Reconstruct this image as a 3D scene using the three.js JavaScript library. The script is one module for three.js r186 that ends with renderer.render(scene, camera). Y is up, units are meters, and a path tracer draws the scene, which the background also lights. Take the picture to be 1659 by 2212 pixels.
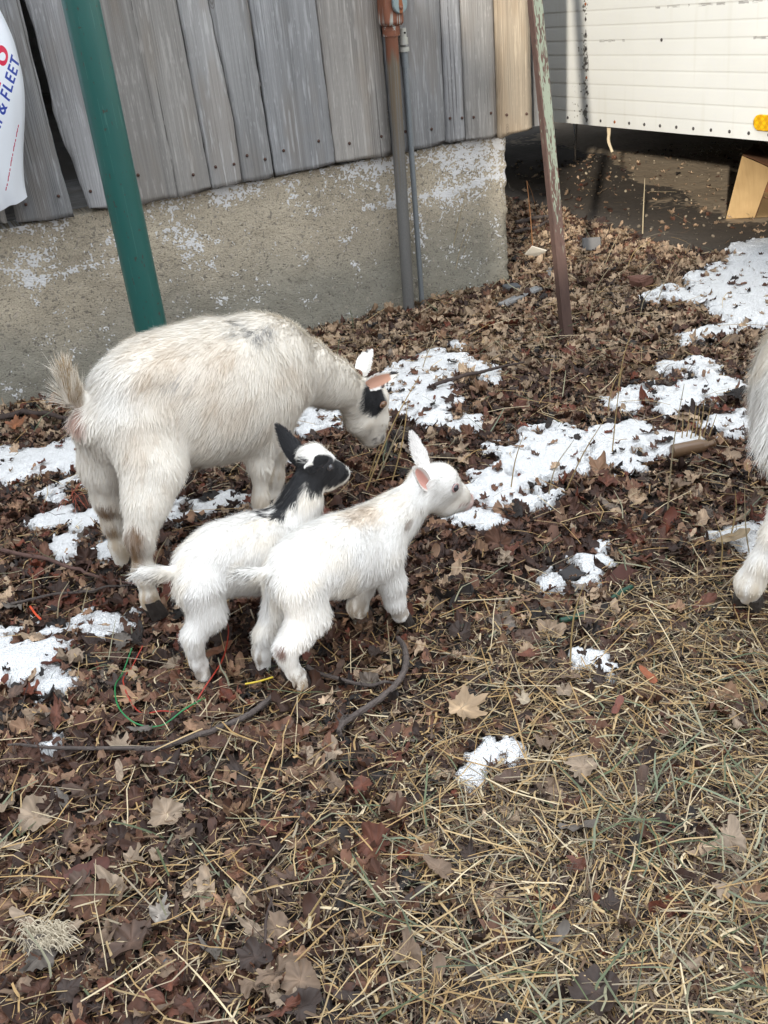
import * as THREE from 'three';
import { RoundedBoxGeometry } from 'three/addons/geometries/RoundedBoxGeometry.js';
import { mergeGeometries } from 'three/addons/utils/BufferGeometryUtils.js';

// ------------------------------------------------------------------ camera, sky, sun, exposure
const scene = new THREE.Scene();
const V = (x, y, z) => new THREE.Vector3(x, y, z);
const FOC = 2150, CX = 829.5, CY = 1106, H = 1.15;                    // photo measured on a 1659 x 2212 frame
const Dn = V(1225 - CX, 4870 - CY, FOC).normalize();                   // the vertical vanishing point gives pitch and roll
const Fw = V(0, 0, 1).addScaledVector(Dn, -Dn.z).normalize();
const Rt = new THREE.Vector3().crossVectors(Dn, Fw);
const camera = new THREE.PerspectiveCamera(2 * Math.atan(1106 / FOC) * 180 / Math.PI, 768 / 1024, 0.05, 400);
camera.matrixAutoUpdate = true;
{
  const m = new THREE.Matrix4().makeBasis(V(Rt.x, -Dn.x, -Fw.x), V(-Rt.y, Dn.y, Fw.y), V(-Rt.z, Dn.z, Fw.z));
  camera.quaternion.setFromRotationMatrix(m);
  camera.position.set(0, H, 0);
}
const renderer = new THREE.WebGLRenderer({ antialias: true });
renderer.setSize(768, 1024);
renderer.toneMapping = THREE.LinearToneMapping;
renderer.toneMappingExposure = 2.6;
renderer.shadowMap.enabled = true;
{
  const w = 128, h = 64, d = new Float32Array(w * h * 4);
  for (let y = 0; y < h; y++) for (let x = 0; x < w; x++) {
    const e = (y + 0.5) / h - 0.5, up = Math.max(0, Math.sin(e * Math.PI)), i = (y * w + x) * 4;
    const k = 0.72 + 0.5 * up;
    d[i] = k * (1.0 - 0.07 * up); d[i + 1] = k * 1.01; d[i + 2] = k * (1.025 + 0.075 * up); d[i + 3] = 1;
  }
  const t = new THREE.DataTexture(d, w, h, THREE.RGBAFormat, THREE.FloatType);
  t.mapping = THREE.EquirectangularReflectionMapping; t.magFilter = THREE.LinearFilter; t.minFilter = THREE.LinearFilter; t.needsUpdate = true;
  scene.background = t; scene.environment = t;
}
const AZ = 17.4 * Math.PI / 180, EL = 14.6 * Math.PI / 180;
const sunTravel = V(Math.sin(AZ) * Math.cos(EL), -Math.sin(EL), -Math.cos(AZ) * Math.cos(EL));
const sun = new THREE.DirectionalLight(new THREE.Color().setRGB(1, 0.93, 0.82), 2.05);
sun.target.position.set(0.5, 0, -3.5);
sun.position.copy(sun.target.position).addScaledVector(sunTravel, -20);
sun.castShadow = true; sun.shadow.radius = 2.2; sun.shadow.mapSize.set(2048, 2048);
Object.assign(sun.shadow.camera, { left: -8, right: 8, top: 6, bottom: -6, near: 1, far: 45 });
scene.add(sun, sun.target);

// ------------------------------------------------------------------ helpers
function rng(seed) { let a = seed >>> 0; return () => { a = (a + 0x6D2B79F5) | 0; let t = Math.imul(a ^ (a >>> 15), 1 | a); t = (t + Math.imul(t ^ (t >>> 7), 61 | t)) ^ t; return ((t ^ (t >>> 14)) >>> 0) / 4294967296; }; }
const hash2 = (x, y) => { let h = Math.imul(x | 0, 374761393) + Math.imul(y | 0, 668265263); h = Math.imul(h ^ (h >>> 13), 1274126177); return ((h ^ (h >>> 16)) >>> 0) / 4294967296; };
function vn(x, y) { const xi = Math.floor(x), yi = Math.floor(y), fx = x - xi, fy = y - yi, u = fx * fx * (3 - 2 * fx), v = fy * fy * (3 - 2 * fy);
  return (hash2(xi, yi) * (1 - u) + hash2(xi + 1, yi) * u) * (1 - v) + (hash2(xi, yi + 1) * (1 - u) + hash2(xi + 1, yi + 1) * u) * v; }
function fbm(x, y, o = 4) { let s = 0, a = 0.5, n = 0; for (let i = 0; i < o; i++) { s += a * vn(x, y); n += a; a *= 0.5; x = x * 2.03 + 17.1; y = y * 2.03 + 9.7; } return s / n; }
function vn3(x, y, z) { return vn(x + z * 1.7 + 31.4, y - z * 2.3) * 0.5 + vn(y * 1.3 + 7.7, z * 1.1 + x * 0.6) * 0.5; }
const clamp = (x, a = 0, b = 1) => Math.min(b, Math.max(a, x));
const sst = (a, b, x) => { const t = clamp((x - a) / (b - a)); return t * t * (3 - 2 * t); };
const lerp = (a, b, t) => a + (b - a) * t;
const mixc = (a, b, t) => [lerp(a[0], b[0], t), lerp(a[1], b[1], t), lerp(a[2], b[2], t)];
const srgb = (c) => { c = clamp(c); return c <= 0.0031308 ? c * 12.92 : 1.055 * Math.pow(c, 1 / 2.4) - 0.055; };
const EYE = V(0, H, 0);
function ray(x, y) { const r = V(x - CX, y - CY, FOC).normalize(); return V(r.dot(Rt), -r.dot(Dn), -r.dot(Fw)); }
function gnd(x, y, h = 0) { const r = ray(x, y); return EYE.clone().addScaledVector(r, (h - H) / r.y); }
function project(q) { const v = q.clone().sub(EYE), c = Rt.clone().multiplyScalar(v.x).addScaledVector(Dn, -v.y).addScaledVector(Fw, -v.z); return [CX + FOC * c.x / c.z, CY + FOC * c.y / c.z, c.z]; }
const TH = Math.atan2(0.765, 1.727);                                   // the barn wall's bearing, read from its foot on the ground
const U = V(Math.cos(TH), 0, -Math.sin(TH)), W = V(Math.sin(TH), 0, Math.cos(TH)), WALL = -3.12;
const uw = (u, h, w) => V(0, h, 0).addScaledVector(U, u).addScaledVector(W, w);
function onWall(x, y, w = WALL) { const r = ray(x, y), t = (w - EYE.dot(W)) / r.dot(W), q = EYE.clone().addScaledVector(r, t); return [q.dot(U), q.y]; }
function col(r, g, b) { return new THREE.Color().setRGB(r, g, b); }
const counts = {};
function numbered(n) { const k = counts[n] = (counts[n] ?? -1) + 1; return k ? `${n}_${String(k).padStart(3, '0')}` : n; }
function shade(o) { o.traverse((m) => { if (m.isMesh) { m.castShadow = true; m.receiveShadow = true; } }); return o; }
function tag(o, label, category, group, kind) { o.userData.label = label; if (category) o.userData.category = category; if (group) o.userData.group = group; if (kind) o.userData.kind = kind; return o; }
function top(o, name) { o.name = numbered(name); scene.add(o); return o; }
function part(parent, name, geo, m) { const o = new THREE.Mesh(geo, m); o.name = name; parent.add(o); return o; }
function dataTex(w, h, fn, isColor = true, wrap = THREE.RepeatWrapping) {
  const d = new Uint8Array(w * h * 4);
  for (let y = 0; y < h; y++) for (let x = 0; x < w; x++) { const c = fn(x, y), i = (y * w + x) * 4;
    if (isColor) { d[i] = srgb(c[0]) * 255; d[i + 1] = srgb(c[1]) * 255; d[i + 2] = srgb(c[2]) * 255; } else { d[i] = d[i + 1] = d[i + 2] = clamp(c) * 255; }
    d[i + 3] = 255; }
  const t = new THREE.DataTexture(d, w, h, THREE.RGBAFormat); t.magFilter = THREE.LinearFilter; t.minFilter = THREE.LinearMipmapLinearFilter; t.generateMipmaps = true;
  t.wrapS = t.wrapT = wrap; if (isColor) t.colorSpace = THREE.SRGBColorSpace; t.needsUpdate = true; return t;
}
const std = (o) => new THREE.MeshStandardMaterial({ side: THREE.DoubleSide, roughness: 0.9, ...o });
function geoFrom(pos, idx, uv, color, normal) {
  const g = new THREE.BufferGeometry(); g.setAttribute('position', new THREE.Float32BufferAttribute(pos, 3));
  if (uv) g.setAttribute('uv', new THREE.Float32BufferAttribute(uv, 2));
  if (color) g.setAttribute('color', new THREE.Float32BufferAttribute(color, 3));
  if (idx) g.setIndex(idx);
  if (normal) g.setAttribute('normal', new THREE.Float32BufferAttribute(normal, 3)); else g.computeVertexNormals();
  return g;
}
function taper(points, radii, seg = 7, wob = 0, seed = 1) {            // a tube whose radius changes along it
  const c = new THREE.CatmullRomCurve3(points), n = Math.max(6, points.length * 6), fr = c.computeFrenetFrames(n), pos = [], idx = [], uv = [];
  const len = c.getLength();
  for (let i = 0; i <= n; i++) { const t = i / n, p = c.getPoint(t), k = t * (radii.length - 1), a = Math.min(radii.length - 2, Math.floor(k)), r0 = lerp(radii[a], radii[a + 1], k - a);
    for (let j = 0; j <= seg; j++) { const an = j / seg * Math.PI * 2, r = r0 * (1 + wob * (vn(i * 0.7 + seed * 9, (j % seg) * 1.3) - 0.5));
      pos.push(p.x + r * (Math.cos(an) * fr.normals[i].x + Math.sin(an) * fr.binormals[i].x), p.y + r * (Math.cos(an) * fr.normals[i].y + Math.sin(an) * fr.binormals[i].y), p.z + r * (Math.cos(an) * fr.normals[i].z + Math.sin(an) * fr.binormals[i].z)); uv.push(j / seg * 2, t * len * 7); } }
  for (let i = 0; i < n; i++) for (let j = 0; j < seg; j++) { const a = i * (seg + 1) + j, b = a + seg + 1; idx.push(a, b, a + 1, b, b + 1, a + 1); }
  for (const [row, flip] of [[0, 1], [n, 0]]) { const p = c.getPoint(row / n), k = pos.length / 3; pos.push(p.x, p.y, p.z); uv.push(0, 0); for (let j = 0; j < seg; j++) { const a = row * (seg + 1) + j; flip ? idx.push(k, a, a + 1) : idx.push(k, a + 1, a); } }
  return geoFrom(pos, idx, uv);
}

// ------------------------------------------------------------------ ground
const groundH = (x, z) => 0.016 * (fbm(x * 2.3 + 5, z * 2.3) - 0.5) + 0.02 * (fbm(x * 0.7, z * 0.7 + 3, 2) - 0.5);
const dirtAt = (x, z) => { const u = x * U.x + z * U.z, w = x * W.x + z * W.z; return sst(2.62, 2.8, u + 0.24 * (fbm(x * 4, z * 4) - 0.5) - 0.25 * sst(-3.0, -2.3, w)); };
{
  const axis = (a, b, step, far) => { const r = []; for (let v = -far; v < a - 0.5; v = v < a - 12 ? v + 12 : v < a - 3 ? v + 2 : v + 0.5) r.push(v); for (let v = a; v <= b + 1e-6; v += step) r.push(v); for (let v = b + 0.5; v < far; v += v > b + 12 ? 12 : v > b + 3 ? 2 : 0.5) r.push(v); r.push(far); return r; };
  const xs = axis(-2.5, 3.5, 0.035, 150), zs = axis(-6.5, -0.3, 0.035, 150), pos = [], uv = [], idx = [];
  for (const z of zs) for (const x of xs) { pos.push(x, groundH(x, z), z); uv.push((x + 2.5) / 6, (z + 6.5) / 6); }
  for (let j = 0; j < zs.length - 1; j++) for (let i = 0; i < xs.length - 1; i++) { const a = j * xs.length + i, b = a + xs.length; idx.push(a, b, a + 1, b, b + 1, a + 1); }
  const N = 2048;
  const map = dataTex(N, N, (i, j) => { const x = i / N * 6 - 2.5, z = j / N * 6 - 6.5, u = x * U.x + z * U.z, w = x * W.x + z * W.z;
    const n = fbm(x * 9, z * 9), f = vn(x * 160, z * 160), g2 = vn(x * 60 + 9, z * 60);
    let c = mixc([0.011, 0.007, 0.005], [0.034, 0.020, 0.013], clamp(n * 1.1 - 0.1 + 0.3 * (f - 0.5)));
    const d = dirtAt(x, z);
    if (d > 0) {
      const edge = lerp(3.62, 3.16, sst(-4.7, -3.35, w)) + 0.5 * (fbm(x * 3.1 + 4, z * 3.1, 5) - 0.5) + 0.06 * (vn(x * 60, z * 60) - 0.5);
      const dry = sst(-0.02, 0.02, u - edge);
      const wet = mixc([0.044, 0.034, 0.025], [0.082, 0.063, 0.046], clamp(n + 0.4 * (f - 0.5)));
      const dr = mixc([0.26, 0.20, 0.135], [0.38, 0.30, 0.21], clamp(n + 0.35 * (g2 - 0.5)));
      c = mixc(c, mixc(wet, dr, dry), d);
    }
    return c; }, true, THREE.MirroredRepeatWrapping);
  const bump = dataTex(1024, 1024, (i, j) => 0.6 * fbm(i / 9, j / 9, 3) + 0.4 * vn(i / 2.2, j / 2.2), false, THREE.MirroredRepeatWrapping);
  const o = top(new THREE.Mesh(geoFrom(pos, idx, uv), std({ map, bumpMap: bump, bumpScale: 0.005, roughness: 0.95 })), 'ground');
  tag(o, 'dark damp soil with bare dirt below the trailer', null, null, 'structure'); shade(o);
}

// ------------------------------------------------------------------ snow patches (outlines on the ground)
const snowOutlines = [
  ['large thick snow patch left of the coiled wires', 0.030, [-90, 1400, 0, 1392, 40, 1383, 75, 1390, 122, 1390, 140, 1410, 105, 1435, 72, 1472, 0, 1487, -90, 1490]],
  ['ragged crust of snow below the large thick patch', 0.010, [75, 1475, 130, 1466, 132, 1485, 112, 1502, 85, 1490]],
  ['rounded snow lump beside the adult goat hoof', 0.020, [140, 1365, 175, 1345, 215, 1345, 212, 1385, 172, 1396, 140, 1386]],
  ['tiny snow lump beside a rounded one', 0.014, [95, 1362, 135, 1354, 136, 1376, 100, 1380]],
  ['narrow snow strip touching the adult goat hoof', 0.015, [235, 1357, 300, 1328, 312, 1345, 270, 1371, 240, 1374]],
  ['long snow band under the goat tail near the wall', 0.030, [-120, 975, 0, 975, 90, 985, 160, 960, 230, 985, 200, 1020, 160, 1022, 90, 1030, 40, 1050, 0, 1046, -120, 1050]],
  ['oblong snow patch below the orange twine', 0.022, [93, 1133, 140, 1118, 190, 1107, 209, 1125, 200, 1147, 150, 1141, 100, 1143]],
  ['thin snow strips beside the orange twine', 0.012, [105, 1066, 150, 1050, 205, 1024, 210, 1050, 140, 1082]],
  ['small broken snow scrap by the pale crumpled leaf', 0.012, [118, 1196, 150, 1163, 172, 1165, 166, 1190, 160, 1212, 130, 1206]],
  ['snow scrap beside the far hind hoof', 0.010, [205, 1200, 235, 1180, 250, 1190, 230, 1212]],
  ['snow patch between the legs of the adult goat', 0.020, [350, 1108, 400, 1095, 437, 1100, 430, 1125, 390, 1141, 350, 1137]],
  ['thin snow lying under the belly of the adult goat', 0.010, [440, 1100, 480, 1080, 545, 1085, 530, 1100, 470, 1110]],
  ['snow lump behind the front leg of the adult goat', 0.016, [572, 1008, 600, 995, 632, 1005, 622, 1026, 580, 1026]],
  ['snow patch under the neck of the grazing goat', 0.025, [590, 925, 640, 880, 700, 870, 740, 900, 718, 932, 660, 947, 620, 937]],
  ['broad snow patch in front of the grazing face', 0.028, [800, 850, 838, 822, 870, 800, 930, 780, 985, 758, 1003, 800, 960, 835, 990, 870, 975, 910, 985, 942, 940, 930, 880, 915, 830, 890]],
  ['small snow scraps beside the dark fallen branch', 0.012, [1020, 800, 1075, 810, 1060, 835, 1010, 822]],
  ['snow scrap between two larger patches', 0.012, [1010, 905, 1055, 915, 1040, 938, 1015, 925]],
  ['longest snow patch stretching past the white kid nose', 0.030, [1060, 975, 1110, 985, 1140, 950, 1190, 928, 1240, 950, 1300, 935, 1370, 928, 1440, 945, 1505, 962, 1490, 988, 1420, 985, 1385, 1022, 1290, 1020, 1260, 1010, 1212, 1042, 1170, 1085, 1110, 1115, 1050, 1112, 995, 1085, 1030, 1035, 1100, 1030, 1070, 1005]],
  ['thin icy snow under the white kid chin', 0.012, [950, 1142, 985, 1112, 1050, 1105, 1085, 1140, 1040, 1153, 1000, 1135]],
  ['large snow field beside the trailer', 0.035, [1388, 655, 1440, 630, 1490, 645, 1500, 605, 1560, 580, 1595, 535, 1800, 520, 1800, 715, 1600, 705, 1560, 692, 1530, 672, 1480, 662]],
  ['flat snow scrap below the large snow field', 0.014, [1488, 737, 1530, 722, 1582, 716, 1572, 737, 1500, 752]],
  ['snow patch with a dry stalk through it', 0.018, [1425, 802, 1500, 788, 1555, 805, 1532, 822, 1450, 828]],
  ['jagged snow streak among dark leaves', 0.016, [1315, 884, 1350, 860, 1420, 838, 1445, 850, 1390, 882, 1350, 897]],
  ['snow streak leading toward the white rump', 0.018, [1470, 850, 1520, 829, 1570, 833, 1605, 850, 1540, 862, 1500, 884, 1440, 908, 1425, 892]],
  ['thick snow patch behind the tall straw cluster', 0.024, [1532, 912, 1580, 903, 1640, 918, 1640, 945, 1560, 953, 1532, 936]],
  ['crooked snow patch near the green hose', 0.016, [1183, 1263, 1230, 1250, 1258, 1220, 1300, 1198, 1314, 1225, 1272, 1245, 1266, 1276, 1230, 1287, 1193, 1287]],
  ['icy crumbling snow near the big maple leaf', 0.004, [1008, 1650, 1040, 1630, 1080, 1598, 1108, 1615, 1092, 1650, 1060, 1662, 1030, 1687, 1013, 1672]],
  ['last tiny remnant of snow on matted straw', 0.008, [1268, 1436, 1306, 1428, 1304, 1450, 1275, 1453]],
  ['icy snow scrap behind the goat foot', 0.014, [1570, 1167, 1620, 1143, 1700, 1136, 1700, 1165, 1620, 1183]],
  ['white snow crumb beside the long curved stick', 0.012, [98, 1626, 130, 1621, 132, 1636, 105, 1640]],
].map(([label, th, p]) => { const q = []; for (let i = 0; i < p.length; i += 2) { const g = gnd(p[i], p[i + 1]); q.push([g.x, g.z]); } const xs = q.map((a) => a[0]), zs = q.map((a) => a[1]);
  return { label, th, q, x0: Math.min(...xs) - 0.05, x1: Math.max(...xs) + 0.05, z0: Math.min(...zs) - 0.05, z1: Math.max(...zs) + 0.05 }; });
function snowD(s, x, z) {                                              // metres inside the ragged outline
  let inside = false, best = 1e9; const q = s.q;
  for (let i = 0, j = q.length - 1; i < q.length; j = i++) { const [ax, az] = q[i], [bx, bz] = q[j];
    if ((az > z) !== (bz > z) && x < (bx - ax) * (z - az) / (bz - az) + ax) inside = !inside;
    const dx = bx - ax, dz = bz - az, t = clamp(((x - ax) * dx + (z - az) * dz) / (dx * dx + dz * dz + 1e-9)), ex = x - ax - t * dx, ez = z - az - t * dz, d = ex * ex + ez * ez; if (d < best) best = d; }
  const n = 0.019 + 0.085 * (fbm(x * 22, z * 22, 4) - 0.5) + 0.028 * (vn(x * 120, z * 120) - 0.5), big = 0.6 * vn(x * 19 + 40, z * 19) + 0.4 * vn(x * 55, z * 55 + 8);
  return (inside ? 1 : -1) * Math.sqrt(best) + n - (big > 0.64 ? (big - 0.64) * 0.7 : 0);
}
function snowAt(x, z) { let m = -1; for (const s of snowOutlines) if (x > s.x0 && x < s.x1 && z > s.z0 && z < s.z1) m = Math.max(m, snowD(s, x, z)); return m; }
{
  const bump = dataTex(512, 512, (i, j) => 0.5 * fbm(i / 14, j / 14, 3) + 0.5 * vn(i / 2.5, j / 2.5), false);
  const m = std({ color: col(0.85, 0.85, 0.85), roughness: 0.8, bumpMap: bump, bumpScale: 0.008 });
  for (const s of snowOutlines) {
    const st = 0.006, nx = Math.ceil((s.x1 - s.x0) / st), nz = Math.ceil((s.z1 - s.z0) / st), id = new Int32Array((nx + 1) * (nz + 1)).fill(-1), dd = new Float32Array((nx + 1) * (nz + 1)), pos = [], uv = [], idx = [];
    for (let j = 0; j <= nz; j++) for (let i = 0; i <= nx; i++) dd[j * (nx + 1) + i] = snowD(s, s.x0 + i * st, s.z0 + j * st);
    const vtx = (i, j) => { const k = j * (nx + 1) + i; if (id[k] < 0) { const x = s.x0 + i * st, z = s.z0 + j * st, d = dd[k]; id[k] = pos.length / 3;
      const rise = d > 0 ? 0.013 + 0.45 * s.th * (1 - Math.exp(-d / 0.024)) * (0.75 + 0.5 * fbm(x * 18, z * 18, 3)) + 0.003 * vn(x * 170, z * 170) : Math.max(-0.02, 0.012 + d * 4);
      pos.push(x + 0.002 * (hash2(i, j) - 0.5), groundH(x, z) + rise, z + 0.002 * (hash2(j, i + 7) - 0.5)); uv.push(x * 4, z * 4); } return id[k]; };
    for (let j = 0; j < nz; j++) for (let i = 0; i < nx; i++) { const k = j * (nx + 1) + i; if (Math.max(dd[k], dd[k + 1], dd[k + nx + 1], dd[k + nx + 2]) < 0) continue;
      const a = vtx(i, j), b = vtx(i, j + 1), c = vtx(i + 1, j), d = vtx(i + 1, j + 1); idx.push(a, b, c, b, d, c); }
    if (!idx.length) continue;
    shade(tag(top(new THREE.Mesh(geoFrom(pos, idx, uv), m), 'snow_patch'), s.label, 'snow', 'melting snow patches'));
  }
}

// ------------------------------------------------------------------ barn: boards over a concrete foundation
const woodTex = [0, 1, 2].map((v) => { const w = 512, h = 1024, hgt = new Float32Array(w * h);
  const knots = [[120 + v * 90, 300 + v * 160, 16], [390 - v * 60, 760 - v * 200, 11]];
  const map = dataTex(w, h, (i, j) => { let x = i, pull = 0;
    for (const [kx, ky, kr] of knots) { const dx = i - kx, dy = (j - ky) * 0.33, r = Math.hypot(dx, dy) / kr; pull += Math.exp(-r * r * 0.25) * Math.sign(dx || 1) * kr * 0.9; }
    x -= pull;
    const fine = vn(x * 0.55, j * 0.012 + v * 50), fine2 = vn(x * 0.23 + 80, j * 0.006 + v * 20), broad = fbm(x * 0.02 + v * 9, j * 0.004, 3), fleck = vn(x * 0.4, j * 0.08 + 900), patch = fbm(i * 0.011 + 60 * v, j * 0.006 + 8, 4);
    let k = 0.55 + 0.30 * (fine - 0.5) + 0.26 * (fine2 - 0.5) + 0.7 * (broad - 0.5);
    const crack = sst(0.10, 0.03, vn(x * 0.11 + 33 * v, j * 0.0016)) * sst(0.35, 0.6, vn(x * 0.05, j * 0.004 + 70));
    k -= 0.75 * crack;
    let c = mixc([0.120, 0.118, 0.117], [0.335, 0.334, 0.334], clamp(k));
    c = mixc(c, [0.21, 0.180, 0.150], 0.4 * sst(0.5, 0.75, patch));
    if (fleck > 0.80 && patch < 0.52) c = mixc(c, [0.42, 0.42, 0.42], 0.32 * sst(0.80, 0.88, fleck)); c = mixc(c, [0.42, 0.42, 0.42], 0.5 * sst(0.6, 0.8, fbm(x * 0.09 + 44, j * 0.02 + v * 6, 4)));
    for (const [kx, ky, kr] of knots) { const r = Math.hypot(i - kx, (j - ky) * 0.8) / kr; if (r < 1) c = mixc(c, [0.10, 0.085, 0.075], 0.7 * (0.6 + 0.4 * Math.sin(r * 14))); }
    hgt[j * w + i] = clamp(k); return c; }, true, THREE.MirroredRepeatWrapping);
  return { map, bump: dataTex(w, h, (i, j) => hgt[j * w + i], false, THREE.MirroredRepeatWrapping) }; });
const woodMats = woodTex.map((t) => std({ map: t.map, bumpMap: t.bump, bumpScale: 0.004, roughness: 0.92 }));
const boardMats = [[0.94, 0.95, 0.97], [1.06, 1.0, 0.93], [0.86, 0.87, 0.89], [1.02, 1.02, 1.04], [0.93, 0.89, 0.84], [1.08, 1.07, 1.06], [0.90, 0.90, 0.90]].map((c, i) => { const m = woodMats[i % 3].clone(); m.color.setRGB(...c); return m; });
const sunTintedWood = std({ map: woodTex[1].map, bumpMap: woodTex[1].bump, bumpScale: 0.004, color: col(1.1, 0.90, 0.66), roughness: 0.92 });  // warm pale tint carries the sunlight falling on the corner board
const darkMat = std({ color: col(0.02, 0.018, 0.016) });
const nailMat = std({ color: col(0.07, 0.035, 0.025), roughness: 0.7, metalness: 0.3 });
{
  const barn = top(new THREE.Group(), 'barn'); tag(barn, 'grey weathered barn wall of upright boards on a low concrete foundation', 'barn');
  const TOPH = 2.7, rnd = rng(5);
  // seams: [top px x at y=0, bottom px x, bottom px y], a left edge and a right edge per board
  const bd = [
    { l: [[-330, 0], [-215, 540]], r: [[-150, 0], [-30, 505]], m: 1 },
    { l: [[-145, 0], [-25, 505]], r: [[-105, 0], [3, 425]], m: 2, back: 1 },
    { l: [[-70, 0], [38, 482]], r: [[40, 0], [78, 160], [120, 330], [159, 466]], m: 0, tilt: 0.02 },
    { l: [[56, 0], [77, 64], [90, 125], [107, 180], [114, 215], [117, 244], [140, 312], [158, 345], [176, 402], [195, 452]], r: [[168, 0], [272, 447]], m: 1 },
    { l: [[172, 0], [275, 447]], r: [[380, 0], [457, 409]], m: 2 },
    { l: [[383, 0], [459, 408]], r: [[447, 0], [463, 75], [480, 150], [503, 260], [522, 396]], m: 0 },
    { l: [[450, 0], [466, 75], [484, 150], [507, 260], [525, 395]], r: [[534, 0], [592, 383]], m: 1 },
    { l: [[539, 0], [597, 381]], r: [[680, 0], [724, 354]], m: 2 },
    { l: [[683, 0], [727, 352]], r: [[816, 0], [846, 334]], m: 0 },
    { l: [[823, 0], [852, 333]], r: [[949, 0], [962, 309]], m: 1 },
    { l: [[954, 0], [966, 308]], r: [[993, 0], [1006, 305]], m: 2 },
    { l: [[995, 0], [1008, 304]], r: [[1064, 0], [1073, 297]], m: 0 },
    { l: [[1066, 0], [1075, 296]], r: [[1136, 0], [1143, 276]], m: 3, out: 0.022 },
  ];
  const nailGeo = new THREE.SphereGeometry(0.005, 8, 5);
  bd.forEach((b, bi) => {
    const edge = (e) => { const p = e.map(([x, y]) => onWall(x, y, WALL + 0.02)).reverse(); p.push([p[p.length - 1][0], TOPH]); return p; };
    const L = edge(b.l), Rr = edge(b.r), at = (p, h) => { for (let i = 0; i < p.length - 1; i++) if (h <= p[i + 1][1]) return lerp(p[i][0], p[i + 1][0], clamp((h - p[i][1]) / (p[i + 1][1] - p[i][1]))); return p[p.length - 1][0]; };
    const n = 60, hs = []; const h0 = Math.min(L[0][1], Rr[0][1]);
    for (let i = 0; i <= n; i++) hs.push(i < 44 ? lerp(h0, 1.25, i / 44) : lerp(1.25, TOPH, (i - 44) / (n - 44)));
    const pos = [], uv = [], idx = [], w0 = WALL + (b.back ? -0.02 : 0) + 0.002 * (bi % 3), T = 0.021, w1 = w0 + T + (b.out ?? 0), uo = rnd() * 3, vo = rnd() * 3, COLS = 6;
    const cup = 0.004 * (rnd() - 0.5);
    const row = (h, hb, i) => { const uL = at(L, h) + 0.0025 * (vn(h * 30, bi * 7) - 0.5), uR = at(Rr, h) + 0.0025 * (vn(h * 30, bi * 7 + 3) - 0.5);
      const pts = []; pts.push([uL, w0]); for (let k = 0; k <= COLS; k++) { const t = k / COLS, e = (k === 0 || k === COLS) ? -0.003 : 0; pts.push([lerp(uL, uR, t), w1 + e + cup * (t - 0.5) * (t - 0.5) * 4 + (b.tilt ?? 0) * (t - 0.5)]); } pts.push([uR, w0]);
      for (let k = 0; k < pts.length; k++) { const t = pts[k][0]; const hh = i === 0 ? lerp(L[0][1], Rr[0][1], clamp((t - uL) / (uR - uL + 1e-6))) + 0.008 * (vn(t * 150, bi) - 0.5) : hb; const q = uw(pts[k][0], hh, pts[k][1]); pos.push(q.x, q.y, q.z); uv.push((pts[k][0] + (pts[k][1] - w1) + uo) * 2.6, (hh + vo) * 0.62); } };
    hs.forEach((h, i) => row(h, h, i));
    const M = COLS + 3;
    for (let i = 0; i < n; i++) for (let k = 0; k < M - 1; k++) { const a = i * M + k, c = a + M; idx.push(a, a + 1, c, a + 1, c + 1, c); }
    for (let k = 1; k < M - 1; k++) idx.push(0, k + 1, k);                    // the sawn end below
    const o = part(barn, 'board', geoFrom(pos, idx, uv), b.m === 3 ? sunTintedWood : boardMats[bi % boardMats.length]);
    if (b.m === 3) o.userData.label = 'corner board with low sunlight put into its paler warmer colour';
    if (!b.back) for (const t of [0.22, 0.78]) { const h = h0 + 0.055 + 0.03 * rnd(), u = lerp(at(L, h), at(Rr, h), t + 0.1 * (rnd() - 0.5)), q = uw(u, h, w1 + 0.001 + (b.tilt ?? 0) * (t - 0.5)), nl = part(o, 'nail', nailGeo, nailMat); nl.position.copy(q); }
  });
  // trim on the end wall, seen edge-on past the corner board
  const [ut] = onWall(1143, 200), trim = new THREE.BoxGeometry(0.024, TOPH - 0.53, 0.10);
  const tr = part(barn, 'corner_trim', trim, woodMats[0]); tr.position.copy(uw(ut + 0.036, (TOPH + 0.53) / 2 + 0.01, WALL - 0.052)); tr.rotation.y = TH;
  // end wall and top, closing the barn so that the gaps look into the dark
  const box = (name, u0, u1, h0, h1, w0, w1, m) => { const o = part(barn, name, new THREE.BoxGeometry(u1 - u0, h1 - h0, w1 - w0), m); o.position.copy(uw((u0 + u1) / 2, (h0 + h1) / 2, (w0 + w1) / 2)); o.rotation.y = TH; return o; };
  box('end_wall', 2.06, 2.085, 0.54, TOPH, -8, WALL - 0.03, woodMats[1]);
  box('back_wall', -7, 2.08, 0, TOPH, -8.1, -8.0, woodMats[1]);
  box('side_wall', -7.1, -7, 0, TOPH, -8, WALL, woodMats[1]);
  box('rear_boards', -7, -0.35, 0.5, TOPH, WALL - 0.06, WALL - 0.035, woodMats[1]);
  box('roof', -7.3, 2.2, TOPH + 0.003, TOPH + 0.12, -8.3, WALL + 0.12, woodMats[2]);
  box('sill_beam', -7, 2.0, 0.535, 0.60, -3.34, -3.20, woodMats[0]);
  box('floor', -6.9, 2.0, 0.40, 0.45, -7.9, -3.5, woodMats[2]);
  // foundation
  const FW = WALL - 0.006, u0 = -1.0, u1 = 2.009, path = [], rad = 0.03;
  path.push([-7, FW, 0, 1]); for (let u = -6; u < u0; u += 0.5) path.push([u, FW, 0, 1]);
  for (let u = u0; u < u1 - rad; u += 0.011) path.push([u, FW, 0, 1]);
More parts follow.
